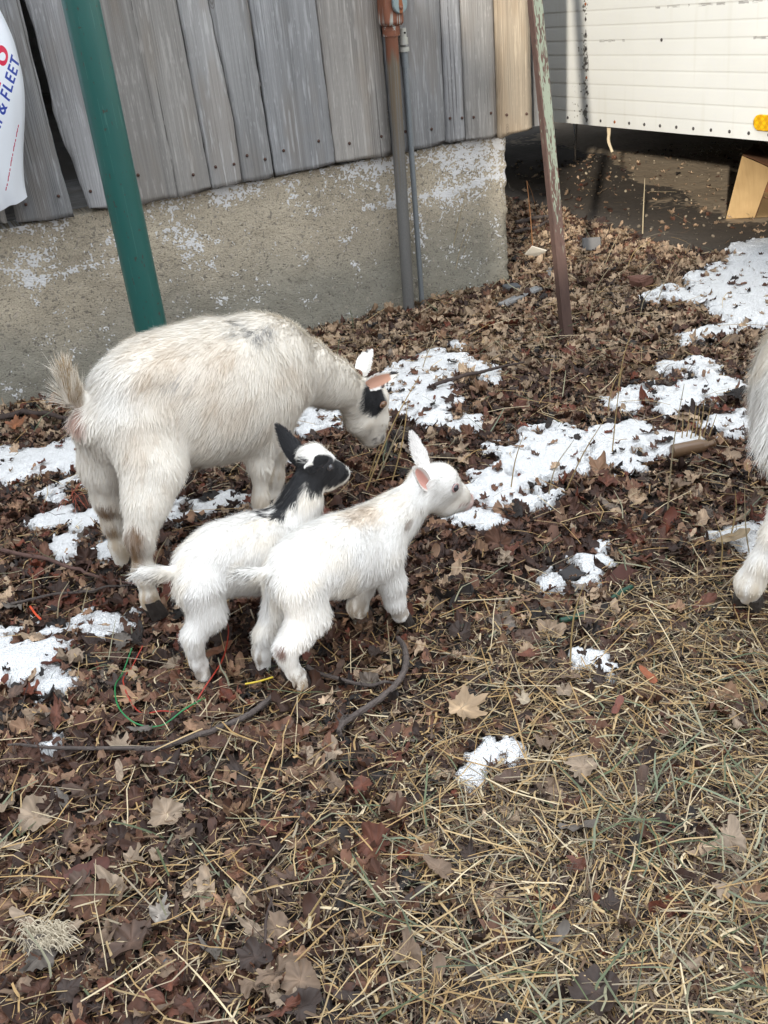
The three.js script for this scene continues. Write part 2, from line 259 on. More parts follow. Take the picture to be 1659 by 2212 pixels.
  for (let k = 0; k <= 6; k++) { const a = k / 6 * Math.PI / 2; path.push([u1 - rad + Math.sin(a) * rad, FW - rad + Math.cos(a) * rad, Math.sin(a), Math.cos(a)]); }
  for (let w = FW - rad - 0.02; w > FW - 1.2; w -= 0.02) path.push([u1, w, 1, 0]); for (let w = FW - 1.7; w > -8; w -= 0.5) path.push([u1, w, 1, 0]);
  const pos = [], uv = [], idx = [], NV = 56; let s = 0;
  path.forEach((p, i) => { if (i) s += Math.hypot(p[0] - path[i - 1][0], p[1] - path[i - 1][1]);
    for (let j = 0; j <= NV + 1; j++) { const h = j <= NV ? -0.06 + 0.60 * j / NV : 0.545, edge = 1 - Math.abs(p[2] * p[3]) * 0.9, hh = j <= NV ? h : 0.545;
      const d = 0.012 * (fbm(s * 12, h * 12, 4) - 0.5) + (p[2] > 0.05 && p[3] > 0.05 ? 0.022 * (fbm(h * 40, 9, 3) - 0.6) : 0) + 0.003 * (vn(s * 90, h * 90) - 0.5) - (j > NV ? 0.2 : 0);
      const q = uw(p[0] + p[2] * d, hh + (j >= NV ? 0.01 * (fbm(s * 14, 3) - 0.8) : 0), p[1] + p[3] * d); pos.push(q.x, q.y, q.z); uv.push((s - (u0 + 7)) / 3.2, (h + 0.06) / 0.62); } });
  const M = NV + 2; for (let i = 0; i < path.length - 1; i++) for (let j = 0; j < M - 1; j++) { const a = i * M + j, b = a + M; idx.push(a, b, a + 1, b, b + 1, a + 1); }
  const CW = 2048, CH = 512, hg = new Float32Array(CW * CH);
  const flakes = [[0.35, 0.52, 0.9, 0.035], [0.95, 0.53, 1.0, 0.06], [1.45, 0.50, 0.9, 0.07], [1.85, 0.48, 1.3, 0.10], [1.72, 0.36, 0.8, 0.09], [1.56, 0.40, 0.9, 0.06], [1.2, 0.41, 0.6, 0.05], [0.75, 0.40, 0.7, 0.06], [0.25, 0.42, 0.8, 0.07], [0.05, 0.45, 0.9, 0.05], [1.62, 0.24, 0.5, 0.05], [1.3, 0.29, 0.5, 0.04], [0.6, 0.32, 0.4, 0.04]];
  const cmap = dataTex(CW, CH, (i, j) => { const u = u0 + i / CW * 3.2, h = -0.06 + j / CH * 0.62;
    const grain = vn(u * 420, h * 420), agg = vn(u * 150, h * 150), n = fbm(u * 7, h * 7, 4), n2 = fbm(u * 2.2 + 7, h * 4, 3);
    let c = mixc([0.225, 0.195, 0.148], [0.46, 0.40, 0.305], clamp(n * 0.9 + 0.8 * (grain - 0.5) + 0.1));
    c = mixc(c, [0.19, 0.187, 0.158], 0.75 * clamp(sst(0.34, 0.10, h + 0.22 * (n2 - 0.5)) * sst(0.30, 0.6, n2 + 0.25)));   // darker grey-green tone low on the wall, its upper edge broken by noise
    if (agg > 0.80) c = mixc(c, hash2(i >> 3, j >> 3) > 0.5 ? [0.10, 0.09, 0.08] : [0.34, 0.30, 0.25], 0.6);
    if (grain < 0.10) c = mixc(c, [0.06, 0.05, 0.045], 0.7);
    let f = 0; for (const [fu, fh, k, r] of flakes) { const d = Math.hypot((u - fu) * 0.42, h - fh); f = Math.max(f, k * Math.exp(-d * d / (r * r))); }
    const band = Math.exp(-Math.pow((h - 0.385 - 0.05 * (fbm(u * 3, 4, 2) - 0.5)) / 0.012, 2)) * sst(0.45, 0.6, vn(u * 4, 2));
    const fl = fbm(u * 16, h * 16, 3) * 0.42 + vn(u * 80, h * 80) * 0.24 + vn(u * 230, h * 230) * 0.34, paint = sst(0.0, 0.035, f * 0.20 + band * 0.16 + 0.05 * sst(0.47, 0.535, h) + fl - 0.69);
    c = mixc(c, [0.62, 0.62, 0.63], paint * 0.9);
    hg[j * CW + i] = clamp(0.35 * n + 0.35 * grain + 0.2 * paint - (grain < 0.1 ? 0.3 : 0) + 0.1); return c; }, true, THREE.MirroredRepeatWrapping);
  const cb = dataTex(CW, CH, (i, j) => hg[j * CW + i], false, THREE.MirroredRepeatWrapping);
  part(barn, 'foundation', geoFrom(pos, idx, uv), std({ map: cmap, bumpMap: cb, bumpScale: 0.005, roughness: 0.95 }));
  shade(barn);
}

// ------------------------------------------------------------------ trailer beyond the barn corner
{
  const tr = top(new THREE.Group(), 'trailer'); tag(tr, 'white ribbed metal trailer standing beyond the barn corner', 'trailer');
  const w0 = -3.94, slope = 0.040;                                     // metres along the side, standing a little nose-down
  tr.position.copy(uw(2.80, 0.38, w0));
  const ax = W.clone().addScaledVector(V(0, 1, 0), slope).normalize(), az = U.clone().negate(), ay = new THREE.Vector3().crossVectors(az, ax);
  tr.quaternion.setFromRotationMatrix(new THREE.Matrix4().makeBasis(ax, ay, az));
  const SX = 0.222, HT = 1.9;                                           // the riveted seam, the height of the side
  const profile = []; for (let y = 0; y <= HT + 1e-6; y += 0.056) { profile.push([y, 0]); if (y + 0.056 <= HT) { profile.push([y + 0.043, -0.0004], [y + 0.047, -0.0016], [y + 0.052, -0.0016], [y + 0.0555, -0.0004]); } }
  const N = 1024, stain = dataTex(N, N, (i, j) => { const x = i / N * 2.4 - 0.8, y = j / N * 1.2;
    const n = fbm(x * 5, y * 5, 4), sp = vn(x * 150, y * 150) * 0.6 + vn(x * 60, y * 60 + 5) * 0.4;
    let c = mixc([0.56, 0.56, 0.53], [0.62, 0.62, 0.59], n);
    const dx = x - SX, near = Math.exp(-Math.pow((dx + 0.005) / 0.022, 2)) * 1.0 + 0.75 * Math.exp(-Math.pow((dx + 0.07) / 0.05, 2)) * sst(0.62, 0.1, y), gate = sst(0.35, 0.75, vn(x * 9 + 3, y * 20) + 0.25);
    c = mixc(c, [0.05, 0.045, 0.035], 0.85 * sst(0.60, 0.68, sp * 0.62 + near * 0.34 * gate));
    const rib = y / 0.056 - Math.floor(y / 0.056), k = Math.floor(y / 0.056);
    const scr = vn(x * 30 + k * 40, k * 7.7) * sst(0.3, 0.6, vn(x * 3 + k * 9, k * 3.1));
    if (x > SX && rib > 0.8 && rib < 0.97 && [5, 7, 10, 12].includes(k) && scr > 0.5 && vn(x * 45, y * 700) > 0.45) c = mixc(c, [0.22, 0.21, 0.20], 0.75);
    const drip = fbm(x * 40, y * 2.5, 3); c = mixc(c, [0.48, 0.46, 0.39], 0.2 * sst(0.62, 0.8, drip)); return c; }, true, THREE.MirroredRepeatWrapping);
  const paint = std({ map: stain, roughness: 0.42 });
  const sheet = (x0, x1, z) => { const pos = [], uv = [], idx = [], nx = Math.max(2, Math.ceil((x1 - x0) / 0.06)); for (const [y, d] of profile) for (let i = 0; i <= nx; i++) { const x = lerp(x0, x1, i / nx); pos.push(x, y + (y === 0 ? 0.002 * (vn(x * 6, 2) - 0.5) : 0), z + d + 0.0025 * (fbm(x * 3, y * 3, 2) - 0.5)); uv.push((x + 0.8) / 2.4, y / 1.2); }
    for (let j = 0; j < profile.length - 1; j++) for (let i = 0; i < nx; i++) { const a = j * (nx + 1) + i, b = a + nx + 1; idx.push(a, a + 1, b, a + 1, b + 1, b); } return geoFrom(pos, idx, uv); };
  part(tr, 'side_panel', sheet(-2.2, SX - 0.001, 0), paint);
  part(tr, 'side_panel', sheet(SX - 0.012, 3.0, 0.0025), paint);
  const steel = std({ color: col(0.05, 0.045, 0.04), roughness: 0.8 }), rustSteel = std({ color: col(0.20, 0.13, 0.08), roughness: 0.85 });
  const box = (name, x, y, z, sx, sy, sz, m, turn = 0) => { const o = part(tr, name, new THREE.BoxGeometry(sx, sy, sz), m); o.position.set(x, y, z); o.rotation.y = turn; return o; };
  box('bottom_rail', 0.4, 0.03, -0.026, 5.2, 0.05, 0.045, steel);
  box('floor_pan', 0.4, 0.07, -1.2, 5.2, 0.02, 2.3, steel);
  box('far_side', 0.4, 0.8, -2.37, 5.2, 2.0, 0.02, paint);
  box('roof', 0.4, HT + 0.02, -1.19, 5.24, 0.03, 2.42, paint);
  box('end_panel', -2.21, HT / 2, -1.2, 0.02, HT, 2.34, paint);
  box('end_panel', 3.01, HT / 2, -1.2, 0.02, HT, 2.34, paint);
  box('chassis_beam', 0.4, -0.01, -0.62, 5.0, 0.11, 0.06, steel);
  box('chassis_beam', 0.4, -0.01, -1.75, 5.0, 0.11, 0.06, steel);
  box('cross_member', 1.18, 0.0, -0.34, 0.05, 0.05, 0.5, rustSteel);
  const skirt = box('added_far_skirt', 0.4, -0.16, -2.36, 5.2, 0.44, 0.015, steel); skirt.name = 'added_far_skirt';  // unseen skirt added to block light from under the trailer
  for (const [x, z] of [[2.5, -0.35], [2.5, -2.0], [-1.6, -2.0], [-1.6, -0.5]]) { const g = part(tr, 'wheel', new THREE.CylinderGeometry(0.30, 0.30, 0.18, 28), darkMat); g.rotation.x = Math.PI / 2; g.position.set(x, -0.1 - slope * x + 0.02, z); }
  const riv = new THREE.SphereGeometry(0.0065, 8, 6), rivM = std({ color: col(0.04, 0.035, 0.035), roughness: 0.6 }), rusty = std({ color: col(0.20, 0.06, 0.02), roughness: 0.85 });
  const rivet = (x, y, m = rivM) => { const o = part(tr, 'rivet', riv, m); o.position.set(x, y, 0.003); o.scale.z = 0.5; return o; };
  for (let k = 0; k < 20; k++) rivet(SX, 0.022 + k * 0.056, k % 5 === 3 ? rusty : rivM);
  for (let k = 1; k < 16; k++) rivet(SX + k * 0.094, 0.022, k === 2 ? rusty : rivM);
  rivet(SX - 0.14, 0.024); rivet(SX + 0.47, 0.33); rivet(SX + 0.47, 0.61); rivet(SX + 1.25, 0.33); rivet(SX + 1.25, 0.61);
  // amber reflector
  const cv = document.createElement('canvas'); cv.width = 256; cv.height = 128; const g = cv.getContext('2d'); g.fillStyle = '#c9960f'; g.fillRect(0, 0, 256, 128);
  for (let i = -4; i < 12; i++) for (let j = -1; j < 6; j++) { g.fillStyle = (i + j) % 2 ? '#e0b018' : '#b98a12'; const x = i * 32 + (j % 2) * 16, y = j * 26; g.beginPath(); g.moveTo(x, y + 13); g.lineTo(x + 16, y); g.lineTo(x + 32, y + 13); g.lineTo(x + 16, y + 26); g.fill(); }
  const ct = new THREE.CanvasTexture(cv); ct.colorSpace = THREE.SRGBColorSpace;
  const rx = 1.25, ry = 0.062, sh = new THREE.Shape(); sh.absarc(-0.032, 0, 0.024, Math.PI / 2, Math.PI * 1.5, false); sh.absarc(0.032, 0, 0.024, -Math.PI / 2, Math.PI / 2, false);
  const rg = new THREE.ExtrudeGeometry(sh, { depth: 0.006, bevelEnabled: true, bevelSize: 0.003, bevelThickness: 0.003, bevelSegments: 3, curveSegments: 14 });
  const ru = rg.attributes.uv, rp = rg.attributes.position; for (let i = 0; i < ru.count; i++) ru.setXY(i, rp.getX(i) / 0.13 + 0.5, rp.getY(i) / 0.065 + 0.5);
  const r = part(tr, 'reflector', rg, new THREE.MeshPhysicalMaterial({ map: ct, roughness: 0.25, clearcoat: 0.8, side: THREE.DoubleSide })); r.position.set(rx, ry, 0.006); r.userData.label = 'amber oval reflector';
  shade(tr);
  // things under it
  const at = (x, y, z) => V(x, y, z).applyQuaternion(tr.quaternion).add(tr.position);
  const [hx] = [0.33];
  shade(tag(top(new THREE.Mesh(taper([at(hx, 0.03, -0.03), at(hx, -0.03, -0.03), at(hx + 0.004, -0.06, -0.025), at(hx + 0.035, -0.105, -0.02)], [0.0085, 0.008, 0.007, 0.006], 8, 0.25), std({ color: col(0.48, 0.40, 0.27) })), 'frayed_cable'), 'frayed pale cable end hanging below the trailer edge', 'cable'));
  const ice = new THREE.MeshPhysicalMaterial({ transmission: 1, thickness: 0.01, ior: 1.31, roughness: 0.12, color: col(0.9, 0.95, 1) });
  shade(tag(top(new THREE.Mesh(taper([at(0.115, 0.03, -0.012), at(0.115, -0.05, -0.012), at(0.11, -0.165, -0.012)], [0.012, 0.007, 0.001], 10, 0.2), ice), 'icicle'), 'clear icicle hanging from the trailer edge', 'icicle'));
}
{
  const bx = top(new THREE.Group(), 'cardboard_box'); tag(bx, 'torn open cardboard box lying under the trailer edge', 'box');
  const p = gnd(1569, 474); bx.position.copy(p);
  const cb = std({ map: dataTex(256, 256, (i, j) => mixc([0.30, 0.19, 0.082], [0.42, 0.285, 0.135], clamp(fbm(i / 50, j / 50, 4) * 0.8 + 0.25 * vn(i / 2, j / 30))), true), roughness: 0.85, bumpMap: dataTex(128, 128, (i, j) => 0.5 + 0.5 * Math.sin(i * 0.8) * 0.4 + 0.3 * vn(i / 9, j / 9), false), bumpScale: 0.001 }), wet = std({ color: col(0.155, 0.066, 0.028), roughness: 0.85 });  // second material: darker orange brown for the top, back and side panels
  const hz = V(p.x, 0, p.z).normalize(), far = V(p.x, 0, p.z).length();
  const at = (x, y, d) => { const r = ray(x, y), q = EYE.clone().addScaledVector(r, (far + d) / r.dot(hz)).sub(p); return [q.x, Math.max(0.004, q.y), q.z]; };
  const quad = (name, a, b, c, d, m) => { const n = V().crossVectors(V(...b).sub(V(...a)), V(...d).sub(V(...a))).normalize().multiplyScalar(0.004), P4 = [a, b, c, d].map((q) => V(...q)), pos = [], idx = [], N = 8;
    for (const s of [0, 1]) for (let j = 0; j <= N; j++) for (let i = 0; i <= N; i++) { const u = i / N, v = j / N, q = P4[0].clone().multiplyScalar((1 - u) * (1 - v)).addScaledVector(P4[1], u * (1 - v)).addScaledVector(P4[2], u * v).addScaledVector(P4[3], (1 - u) * v).addScaledVector(n, s + 3.5 * (fbm(u * 2 + a[0] * 9, v * 2 + a[1] * 5, 2) - 0.5)); pos.push(q.x, q.y, q.z); }
    const M = N + 1, K = M * M; for (const s of [0, K]) for (let j = 0; j < N; j++) for (let i = 0; i < N; i++) { const e = s + j * M + i; s ? idx.push(e, e + 1, e + M, e + 1, e + M + 1, e + M) : idx.push(e, e + M, e + 1, e + 1, e + M, e + M + 1); }
    for (let i = 0; i < N; i++) for (const [e, f] of [[i, i + 1], [N * M + i, N * M + i + 1], [i * M, i * M + M], [i * M + N, i * M + N + M]]) idx.push(e, f, e + K, f, f + K, e + K);
    return part(bx, name, geoFrom(pos, idx, pos.flatMap((_, i) => i % 3 === 2 ? [] : [pos[i - i % 3 + (i % 3) * 1] * 4])), m); };
  const A = at(1568, 473, 0), B = at(1630, 470, 0.0), C = at(1668, 366, -0.04), D4 = at(1603, 337, 0.10);
  quad('flap', A, B, C, D4, cb);
  const E2 = at(1800, 480, 0.02), F2 = at(1800, 372, 0.0), G2 = at(1800, 330, 0.45), K2 = at(1625, 318, 0.45);
  quad('top_panel', D4, C, F2, K2, wet); quad('top_panel', K2, F2, G2, [K2[0] + 0.01, K2[1] + 0.004, K2[2] - 0.01], wet);
  quad('base_panel', A, E2, [E2[0] - 0.02, 0.004, E2[2] - 0.4], [A[0] + 0.25, 0.004, A[2] - 0.4], cb);
  quad('back_panel', [A[0] + 0.25, 0.006, A[2] - 0.4], [E2[0] - 0.02, 0.006, E2[2] - 0.4], [E2[0] - 0.02, K2[1], E2[2] - 0.4], [A[0] + 0.26, K2[1], A[2] - 0.39], wet);
  quad('side_panel', [B[0] + 0.004, 0.006, B[2] - 0.01], [A[0] + 0.26, 0.006, A[2] - 0.39], [A[0] + 0.27, D4[1], A[2] - 0.39], [C[0], C[1] - 0.006, C[2] - 0.02], wet);
  shade(bx);
}

// ------------------------------------------------------------------ posts, pipes
const rustMap = (seed, base, alt, thr) => dataTex(256, 1024, (i, j) => { const n = fbm(i / 40 + seed, j / 60, 5), s = vn(i / 3 + seed, j / 4), y = j / 1024; return mixc(mixc(base(y), [base(y)[0] * 0.6, base(y)[1] * 0.6, base(y)[2] * 0.6], 0.5 * s), alt, sst(thr(y) - 0.03, thr(y) + 0.03, n * 0.7 + s * 0.3)); });
{
  const base = gnd(367, 896), g = new THREE.CylinderGeometry(0.045, 0.045, 2.8, 40, 30, false);
  const m = std({ roughness: 0.38, map: dataTex(256, 1024, (i, j) => { const n = fbm(i / 60, j / 60, 4), s = vn(i / 2, j / 2), sc = vn(i / 3 + 9, j / 40), sp = vn(i / 5, j / 5 + 70); if (sp > 0.93) return [0.05, 0.04, 0.032]; if (sc > 0.90) return [0.035, 0.115, 0.10]; return mixc([0.010, 0.076, 0.066], mixc([0.016, 0.100, 0.088], [0.024, 0.092, 0.080], s), n); }) });
  const grp = top(new THREE.Group(), 'post'); grp.position.set(base.x, 0, base.z);
  const o = part(grp, 'tube', g, m); o.position.y = 1.36;
  const c = part(grp, 'cap', new THREE.CylinderGeometry(0.047, 0.047, 0.03, 32), m); c.position.y = 2.76;
  shade(tag(grp, 'thick round green painted metal post behind the grazing goat', 'post'));
}
{
  const b = gnd(1230, 741), t = V(b.x, 0, b.z); const r = ray(1160, 0); const n = V(r.x, 0, r.z).normalize(); const q = EYE.clone().addScaledVector(r, (b.clone().sub(EYE).dot(n)) / r.dot(n));
  const dir = q.clone().sub(t).normalize(), len = 2.1, a = 0.031, th = 0.004;
  const sh = new THREE.Shape([[0, 0], [a, 0], [a, th], [th, th], [th, a * 0.75], [0, a * 0.75]].map(([x, y]) => new THREE.Vector2(x, y)));
  const g = new THREE.ExtrudeGeometry(sh, { depth: len, bevelEnabled: true, bevelSize: 0.0008, bevelThickness: 0.0008, bevelSegments: 1, steps: 20 });
  g.rotateX(-Math.PI / 2); g.translate(-a / 2, -0.06, 0);
  const P = g.attributes.position, uv = g.attributes.uv; for (let i = 0; i < uv.count; i++) uv.setXY(i, P.getX(i) < -a / 2 + th * 1.3 ? 0.62 + Math.abs(P.getZ(i)) * 4 : 0.06 + (P.getX(i) + a / 2) * 10, P.getY(i) / 2.1);
  const m = std({ roughness: 0.75, metalness: 0.1, map: dataTex(256, 1024, (i, j) => { const y = j / 1024 * 2.1, n = fbm(i / 22, j / 50, 5), s = vn(i / 4, j / 5), sp = vn(i / 7 + 40, j / 9); const rust = mixc([0.060, 0.034, 0.028], [0.115, 0.068, 0.054], n * 0.7 + s * 0.3); const green = mixc([0.145, 0.175, 0.135], [0.215, 0.245, 0.192], n); let c = mixc(rust, green, sst(0.0, 0.05, n * 0.55 + s * 0.45 - 0.64 + sst(0.22, 0.75, y) * 0.26 - (1 - sst(0.2, 0.4, y)) * 0.3 - (i > 150 ? 0.3 : 0))); if (sp > 0.8 && y > 0.3) c = mixc(c, [0.06, 0.035, 0.03], 0.8); return c; }) });
  const o = new THREE.Mesh(g, m); o.position.copy(t); o.quaternion.setFromUnitVectors(V(0, 1, 0), dir).multiply(new THREE.Quaternion().setFromAxisAngle(V(0, 1, 0), 0.35));
  shade(tag(top(o, 'angle_post'), 'leaning rusty angle iron post with flaking pale green paint', 'post'));
}
{
  const grp = top(new THREE.Group(), 'conduit'); tag(grp, 'thick rust stained metal pipe with a rusty fitting on the barn wall', 'pipe');
  const WP = WALL + 0.055, [ub] = onWall(885, 690, WP), [utp, htp] = onWall(845, 70, WP), foot = uw(ub, 0, WP), head = uw(utp, htp, WP);
  const len = head.distanceTo(foot) + 0.05, q = new THREE.Quaternion().setFromUnitVectors(V(0, 1, 0), head.clone().sub(foot).normalize());
  grp.position.copy(foot).addScaledVector(head.clone().sub(foot).normalize(), -0.05); grp.quaternion.copy(q);
  const pm = std({ metalness: 0.25, roughness: 0.5, map: dataTex(256, 1024, (i, j) => { const y = j / 1024, n = fbm(i / 34, j / 140, 5), s = vn(i / 2, j / 3), st = fbm(i / 9 + 3, j / 300, 3);
    const grey = mixc([0.115, 0.115, 0.110], [0.175, 0.172, 0.168], s * 0.6 + n * 0.4), brown = mixc([0.105, 0.088, 0.068], [0.165, 0.118, 0.070], n); let c = mixc(grey, brown, clamp(sst(0.45, 0.95, y + 0.5 * (st - 0.5)) * (0.4 + 0.6 * sst(0.3, 0.6, st + 0.1)))); c = mixc(c, [0.16, 0.06, 0.032], sst(0.9, 0.955, y + 0.08 * (n - 0.5))); return c; }) });
  const pg = new THREE.CylinderGeometry(0.0205, 0.0205, len, 28, 20); pg.translate(0, len / 2, 0); part(grp, 'pipe', pg, pm);
  const fitM = std({ metalness: 0.2, roughness: 0.6, map: dataTex(256, 256, (i, j) => { const n = fbm(i / 30, j / 30, 5), s = vn(i / 3, j / 3), d = fbm(i / 14 + 8, j / 90, 3); return mixc(mixc([0.15, 0.055, 0.035], [0.24, 0.09, 0.045], n + 0.4 * (s - 0.5)), [0.36, 0.36, 0.33], sst(0.58, 0.66, d)); }) });
  const collar = new THREE.CylinderGeometry(0.028, 0.027, 0.028, 6); const c = part(grp, 'locknut', collar, fitM); c.position.y = len + 0.004;
  const bodyG = new RoundedBoxGeometry(0.066, 0.20, 0.064, 4, 0.014); const fb = part(grp, 'fitting_body', bodyG, fitM); fb.position.set(0.0, len + 0.018 + 0.1, 0.004);
  const cs = new THREE.Shape(); cs.absarc(0, -0.045, 0.024, Math.PI, 0, false); cs.absarc(0, 0.045, 0.024, 0, Math.PI, false);
  const cg = new THREE.ExtrudeGeometry(cs, { depth: 0.006, bevelEnabled: true, bevelSize: 0.003, bevelThickness: 0.003, bevelSegments: 3, curveSegments: 16 });
  const cp = cg.attributes.position, cu = cg.attributes.uv; for (let i = 0; i < cu.count; i++) cu.setXY(i, cp.getX(i) / 0.06 + 0.5, cp.getY(i) / 0.15 + 0.5);
  const coverM = std({ metalness: 0.4, roughness: 0.5, map: dataTex(128, 256, (i, j) => { const n = fbm(i / 20, j / 40, 4), st = Math.exp(-Math.pow((i - 62 - 12 * (fbm(3, j / 30) - 0.5)) / 20, 2)); return mixc(mixc([0.16, 0.22, 0.235], [0.27, 0.33, 0.34], n), [0.25, 0.085, 0.035], sst(0.4, 0.65, st * 0.9 + 0.35 * (n - 0.5))); }) });
  const cov = part(grp, 'cover_plate', cg, coverM); cov.position.set(0.014, len + 0.018 + 0.105, 0.037); cov.rotation.y = 0.2;
  const scr = part(grp, 'screw', new THREE.SphereGeometry(0.006, 10, 6), fitM); scr.position.set(0.0145, len + 0.018 + 0.05, 0.046);
  const yaw = new THREE.Quaternion().setFromAxisAngle(V(0, 1, 0), TH); grp.quaternion.multiply(yaw); shade(grp);

  const g2 = top(new THREE.Group(), 'conduit'); tag(g2, 'thin grey metal conduit with a white connector beside the thick pipe', 'pipe');
  const W2 = WALL + 0.035, [u2] = onWall(912, 660, W2), [u3, h3] = onWall(873, 108, W2), f2 = uw(u2, 0, W2), h2 = uw(u3, h3, W2), L2 = h2.distanceTo(f2);
  g2.position.copy(f2); g2.quaternion.setFromUnitVectors(V(0, 1, 0), h2.clone().sub(f2).normalize()).multiply(yaw);
  const tm = std({ metalness: 0.3, roughness: 0.5, map: dataTex(64, 512, (i, j) => { const n = fbm(i / 9, j / 30, 4), s = vn(i / 2, j / 2); return mixc([0.14, 0.158, 0.172], [0.22, 0.238, 0.252], n * 0.6 + s * 0.4); }) });
  const tg = new THREE.CylinderGeometry(0.0092, 0.0092, L2 + 0.06, 20, 1); tg.translate(0, L2 / 2 - 0.03, 0); part(g2, 'pipe', tg, tm);
  const zinc = std({ metalness: 0.25, roughness: 0.55, color: col(0.42, 0.42, 0.38) });
  const put = (name, geo, y, m = zinc) => { const o = part(g2, name, geo, m); o.position.y = y; return o; };
  put('sleeve', new THREE.CylinderGeometry(0.0115, 0.0115, 0.045, 16), L2 - 0.03, tm);
  put('nut', new THREE.CylinderGeometry(0.0165, 0.0165, 0.013, 6), L2 + 0.002); put('connector', new THREE.CylinderGeometry(0.0145, 0.0145, 0.020, 6), L2 + 0.026); put('thread', new THREE.CylinderGeometry(0.011, 0.011, 0.03, 14), L2 + 0.048);
  const sr = put('set_screw', new THREE.CylinderGeometry(0.003, 0.003, 0.008, 8), L2 + 0.05, darkMat); sr.position.z = 0.011; sr.rotation.x = Math.PI / 2;
  shade(g2);
}

// ------------------------------------------------------------------ printed plastic bag hung on the barn boards
{
  const bag = top(new THREE.Group(), 'plastic_bag'); tag(bag, 'white plastic bag with red and blue print hanging on the barn boards', 'bag');
  const wb = WALL + 0.10, [ur, hr] = onWall(56, 230, wb), BW = 0.46, BH = 0.62;
  bag.position.copy(uw(ur - BW / 2 + 0.012, hr - 0.25, wb)); bag.rotation.y = TH;
  const cv = document.createElement('canvas'); cv.width = 1024; cv.height = 1380; const g = cv.getContext('2d'); g.fillStyle = '#e3e8f0'; g.fillRect(0, 0, 1024, 1380);
  const S = 1024 / BW, px2 = (x, y) => { const [u, h] = onWall(x, y, wb + 0.03); return [(u - (ur - BW / 2 + 0.012)) * S + 512, 1380 - (h - (hr - 0.25)) * S]; };
  const text = (str, x0, y0, x1, y1, size, color, font) => { const [a, b] = px2(x0, y0), [c, d] = px2(x1, y1); g.save(); g.translate(c, d); g.rotate(Math.atan2(d - b, c - a)); g.fillStyle = color; g.font = font.replace('SZ', size); g.textAlign = 'right'; g.textBaseline = 'alphabetic'; g.fillText(str, 0, 0); g.restore(); };
  text('FARM & FLEET', -8, 300, 47, 138, 88, '#2740a0', 'bold italic SZpx sans-serif');
  text("Blain's", -18, 240, 22, 112, 235, '#d02048', 'italic bold SZpx serif');
  g.fillStyle = '#b83a58'; for (let k = 0; k < 14; k++) { const [a, b] = px2(40 - k * 2.2, 285 + k * 10); g.save(); g.translate(a, b); g.rotate(-1.2); g.fillRect(0, 0, 16 + 8 * (k % 3), 6); g.restore(); }
  const t = new THREE.CanvasTexture(cv); t.colorSpace = THREE.SRGBColorSpace;
  const pos = [], uv = [], idx = [], NX = 60, NY = 60;
  for (const side of [1, -1]) for (let j = 0; j <= NY; j++) for (let i = 0; i <= NX; i++) { const s = i / NX * 2 - 1, v = j / NY;
    const hw = BW / 2 * (v < 0.62 ? lerp(0.70, 1.0, sst(0, 0.55, v)) : lerp(1.0, 0.80, sst(0.62, 1, v)));
    const edge = Math.sqrt(Math.max(0, 1 - s * s)), puff = 0.085 * Math.pow(edge, 0.9) * Math.pow(Math.sin(Math.PI * clamp(v * 0.92 + 0.06)), 0.6);
    const fold = 0.016 * (fbm(s * 3 + v * 1.4, v * 2.2 + 3, 3) - 0.5) * edge * 2 + 0.012 * Math.abs(fbm(s * 5 + v * 3, v * 1.2 + 9, 2) - 0.5) * edge;
    pos.push(hw * s, v * BH + 0.02 * s * s * (1 - v) + 0.006 * (vn(s * 9, v * 9) - 0.5), side * (puff + fold)); uv.push(hw * s / BW + 0.5, v * BH / (1380 / S)); }
  const M = (NX + 1) * (NY + 1); for (const s of [0, M]) for (let j = 0; j < NY; j++) for (let i = 0; i < NX; i++) { const a = s + j * (NX + 1) + i, b = a + NX + 1; s ? idx.push(a, b, a + 1, b, b + 1, a + 1) : idx.push(a, a + 1, b, a + 1, b + 1, b); }
  part(bag, 'sack', geoFrom(pos, idx, uv), new THREE.MeshPhysicalMaterial({ map: t, roughness: 0.38, side: THREE.DoubleSide }));
  const hang = part(bag, 'cord', taper([V(0, BH - 0.03, 0), V(0.01, BH + 0.05, -0.03), V(0, BH + 0.12, -0.075)], [0.004, 0.004, 0.004]), darkMat); hang.name = 'cord';
  shade(bag);
}

// ------------------------------------------------------------------ unseen fence and boarded block added behind the camera to shade the yard
{
  const f = top(new THREE.Group(), 'added_shade_fence'); tag(f, 'tall close board fence added behind the camera to cast shade', 'fence');
  for (let k = 0; k < 52; k++) { const o = part(f, 'board', new THREE.BoxGeometry(0.152, 1.85 + 0.05 * hash2(k, 3), 0.025), woodMats[k % 3]); o.position.set(-1.5 + k * 0.155 + 0.08, 0.93, 3.0); }
  shade(f);
  const s = top(new THREE.Group(), 'added_shade_shed'); tag(s, 'grey boarded block added behind the camera to cast shade', 'added_shade_shed');
  const wl = part(s, 'wall', new THREE.BoxGeometry(6, 3.2, 2.4), woodMats[1]); wl.position.set(-5.29, 1.58, 4.25);
  const rf = part(s, 'roof', new THREE.BoxGeometry(6.02, 0.08, 2.8), darkMat); rf.position.set(-5.31, 3.225, 4.25); shade(s);
}

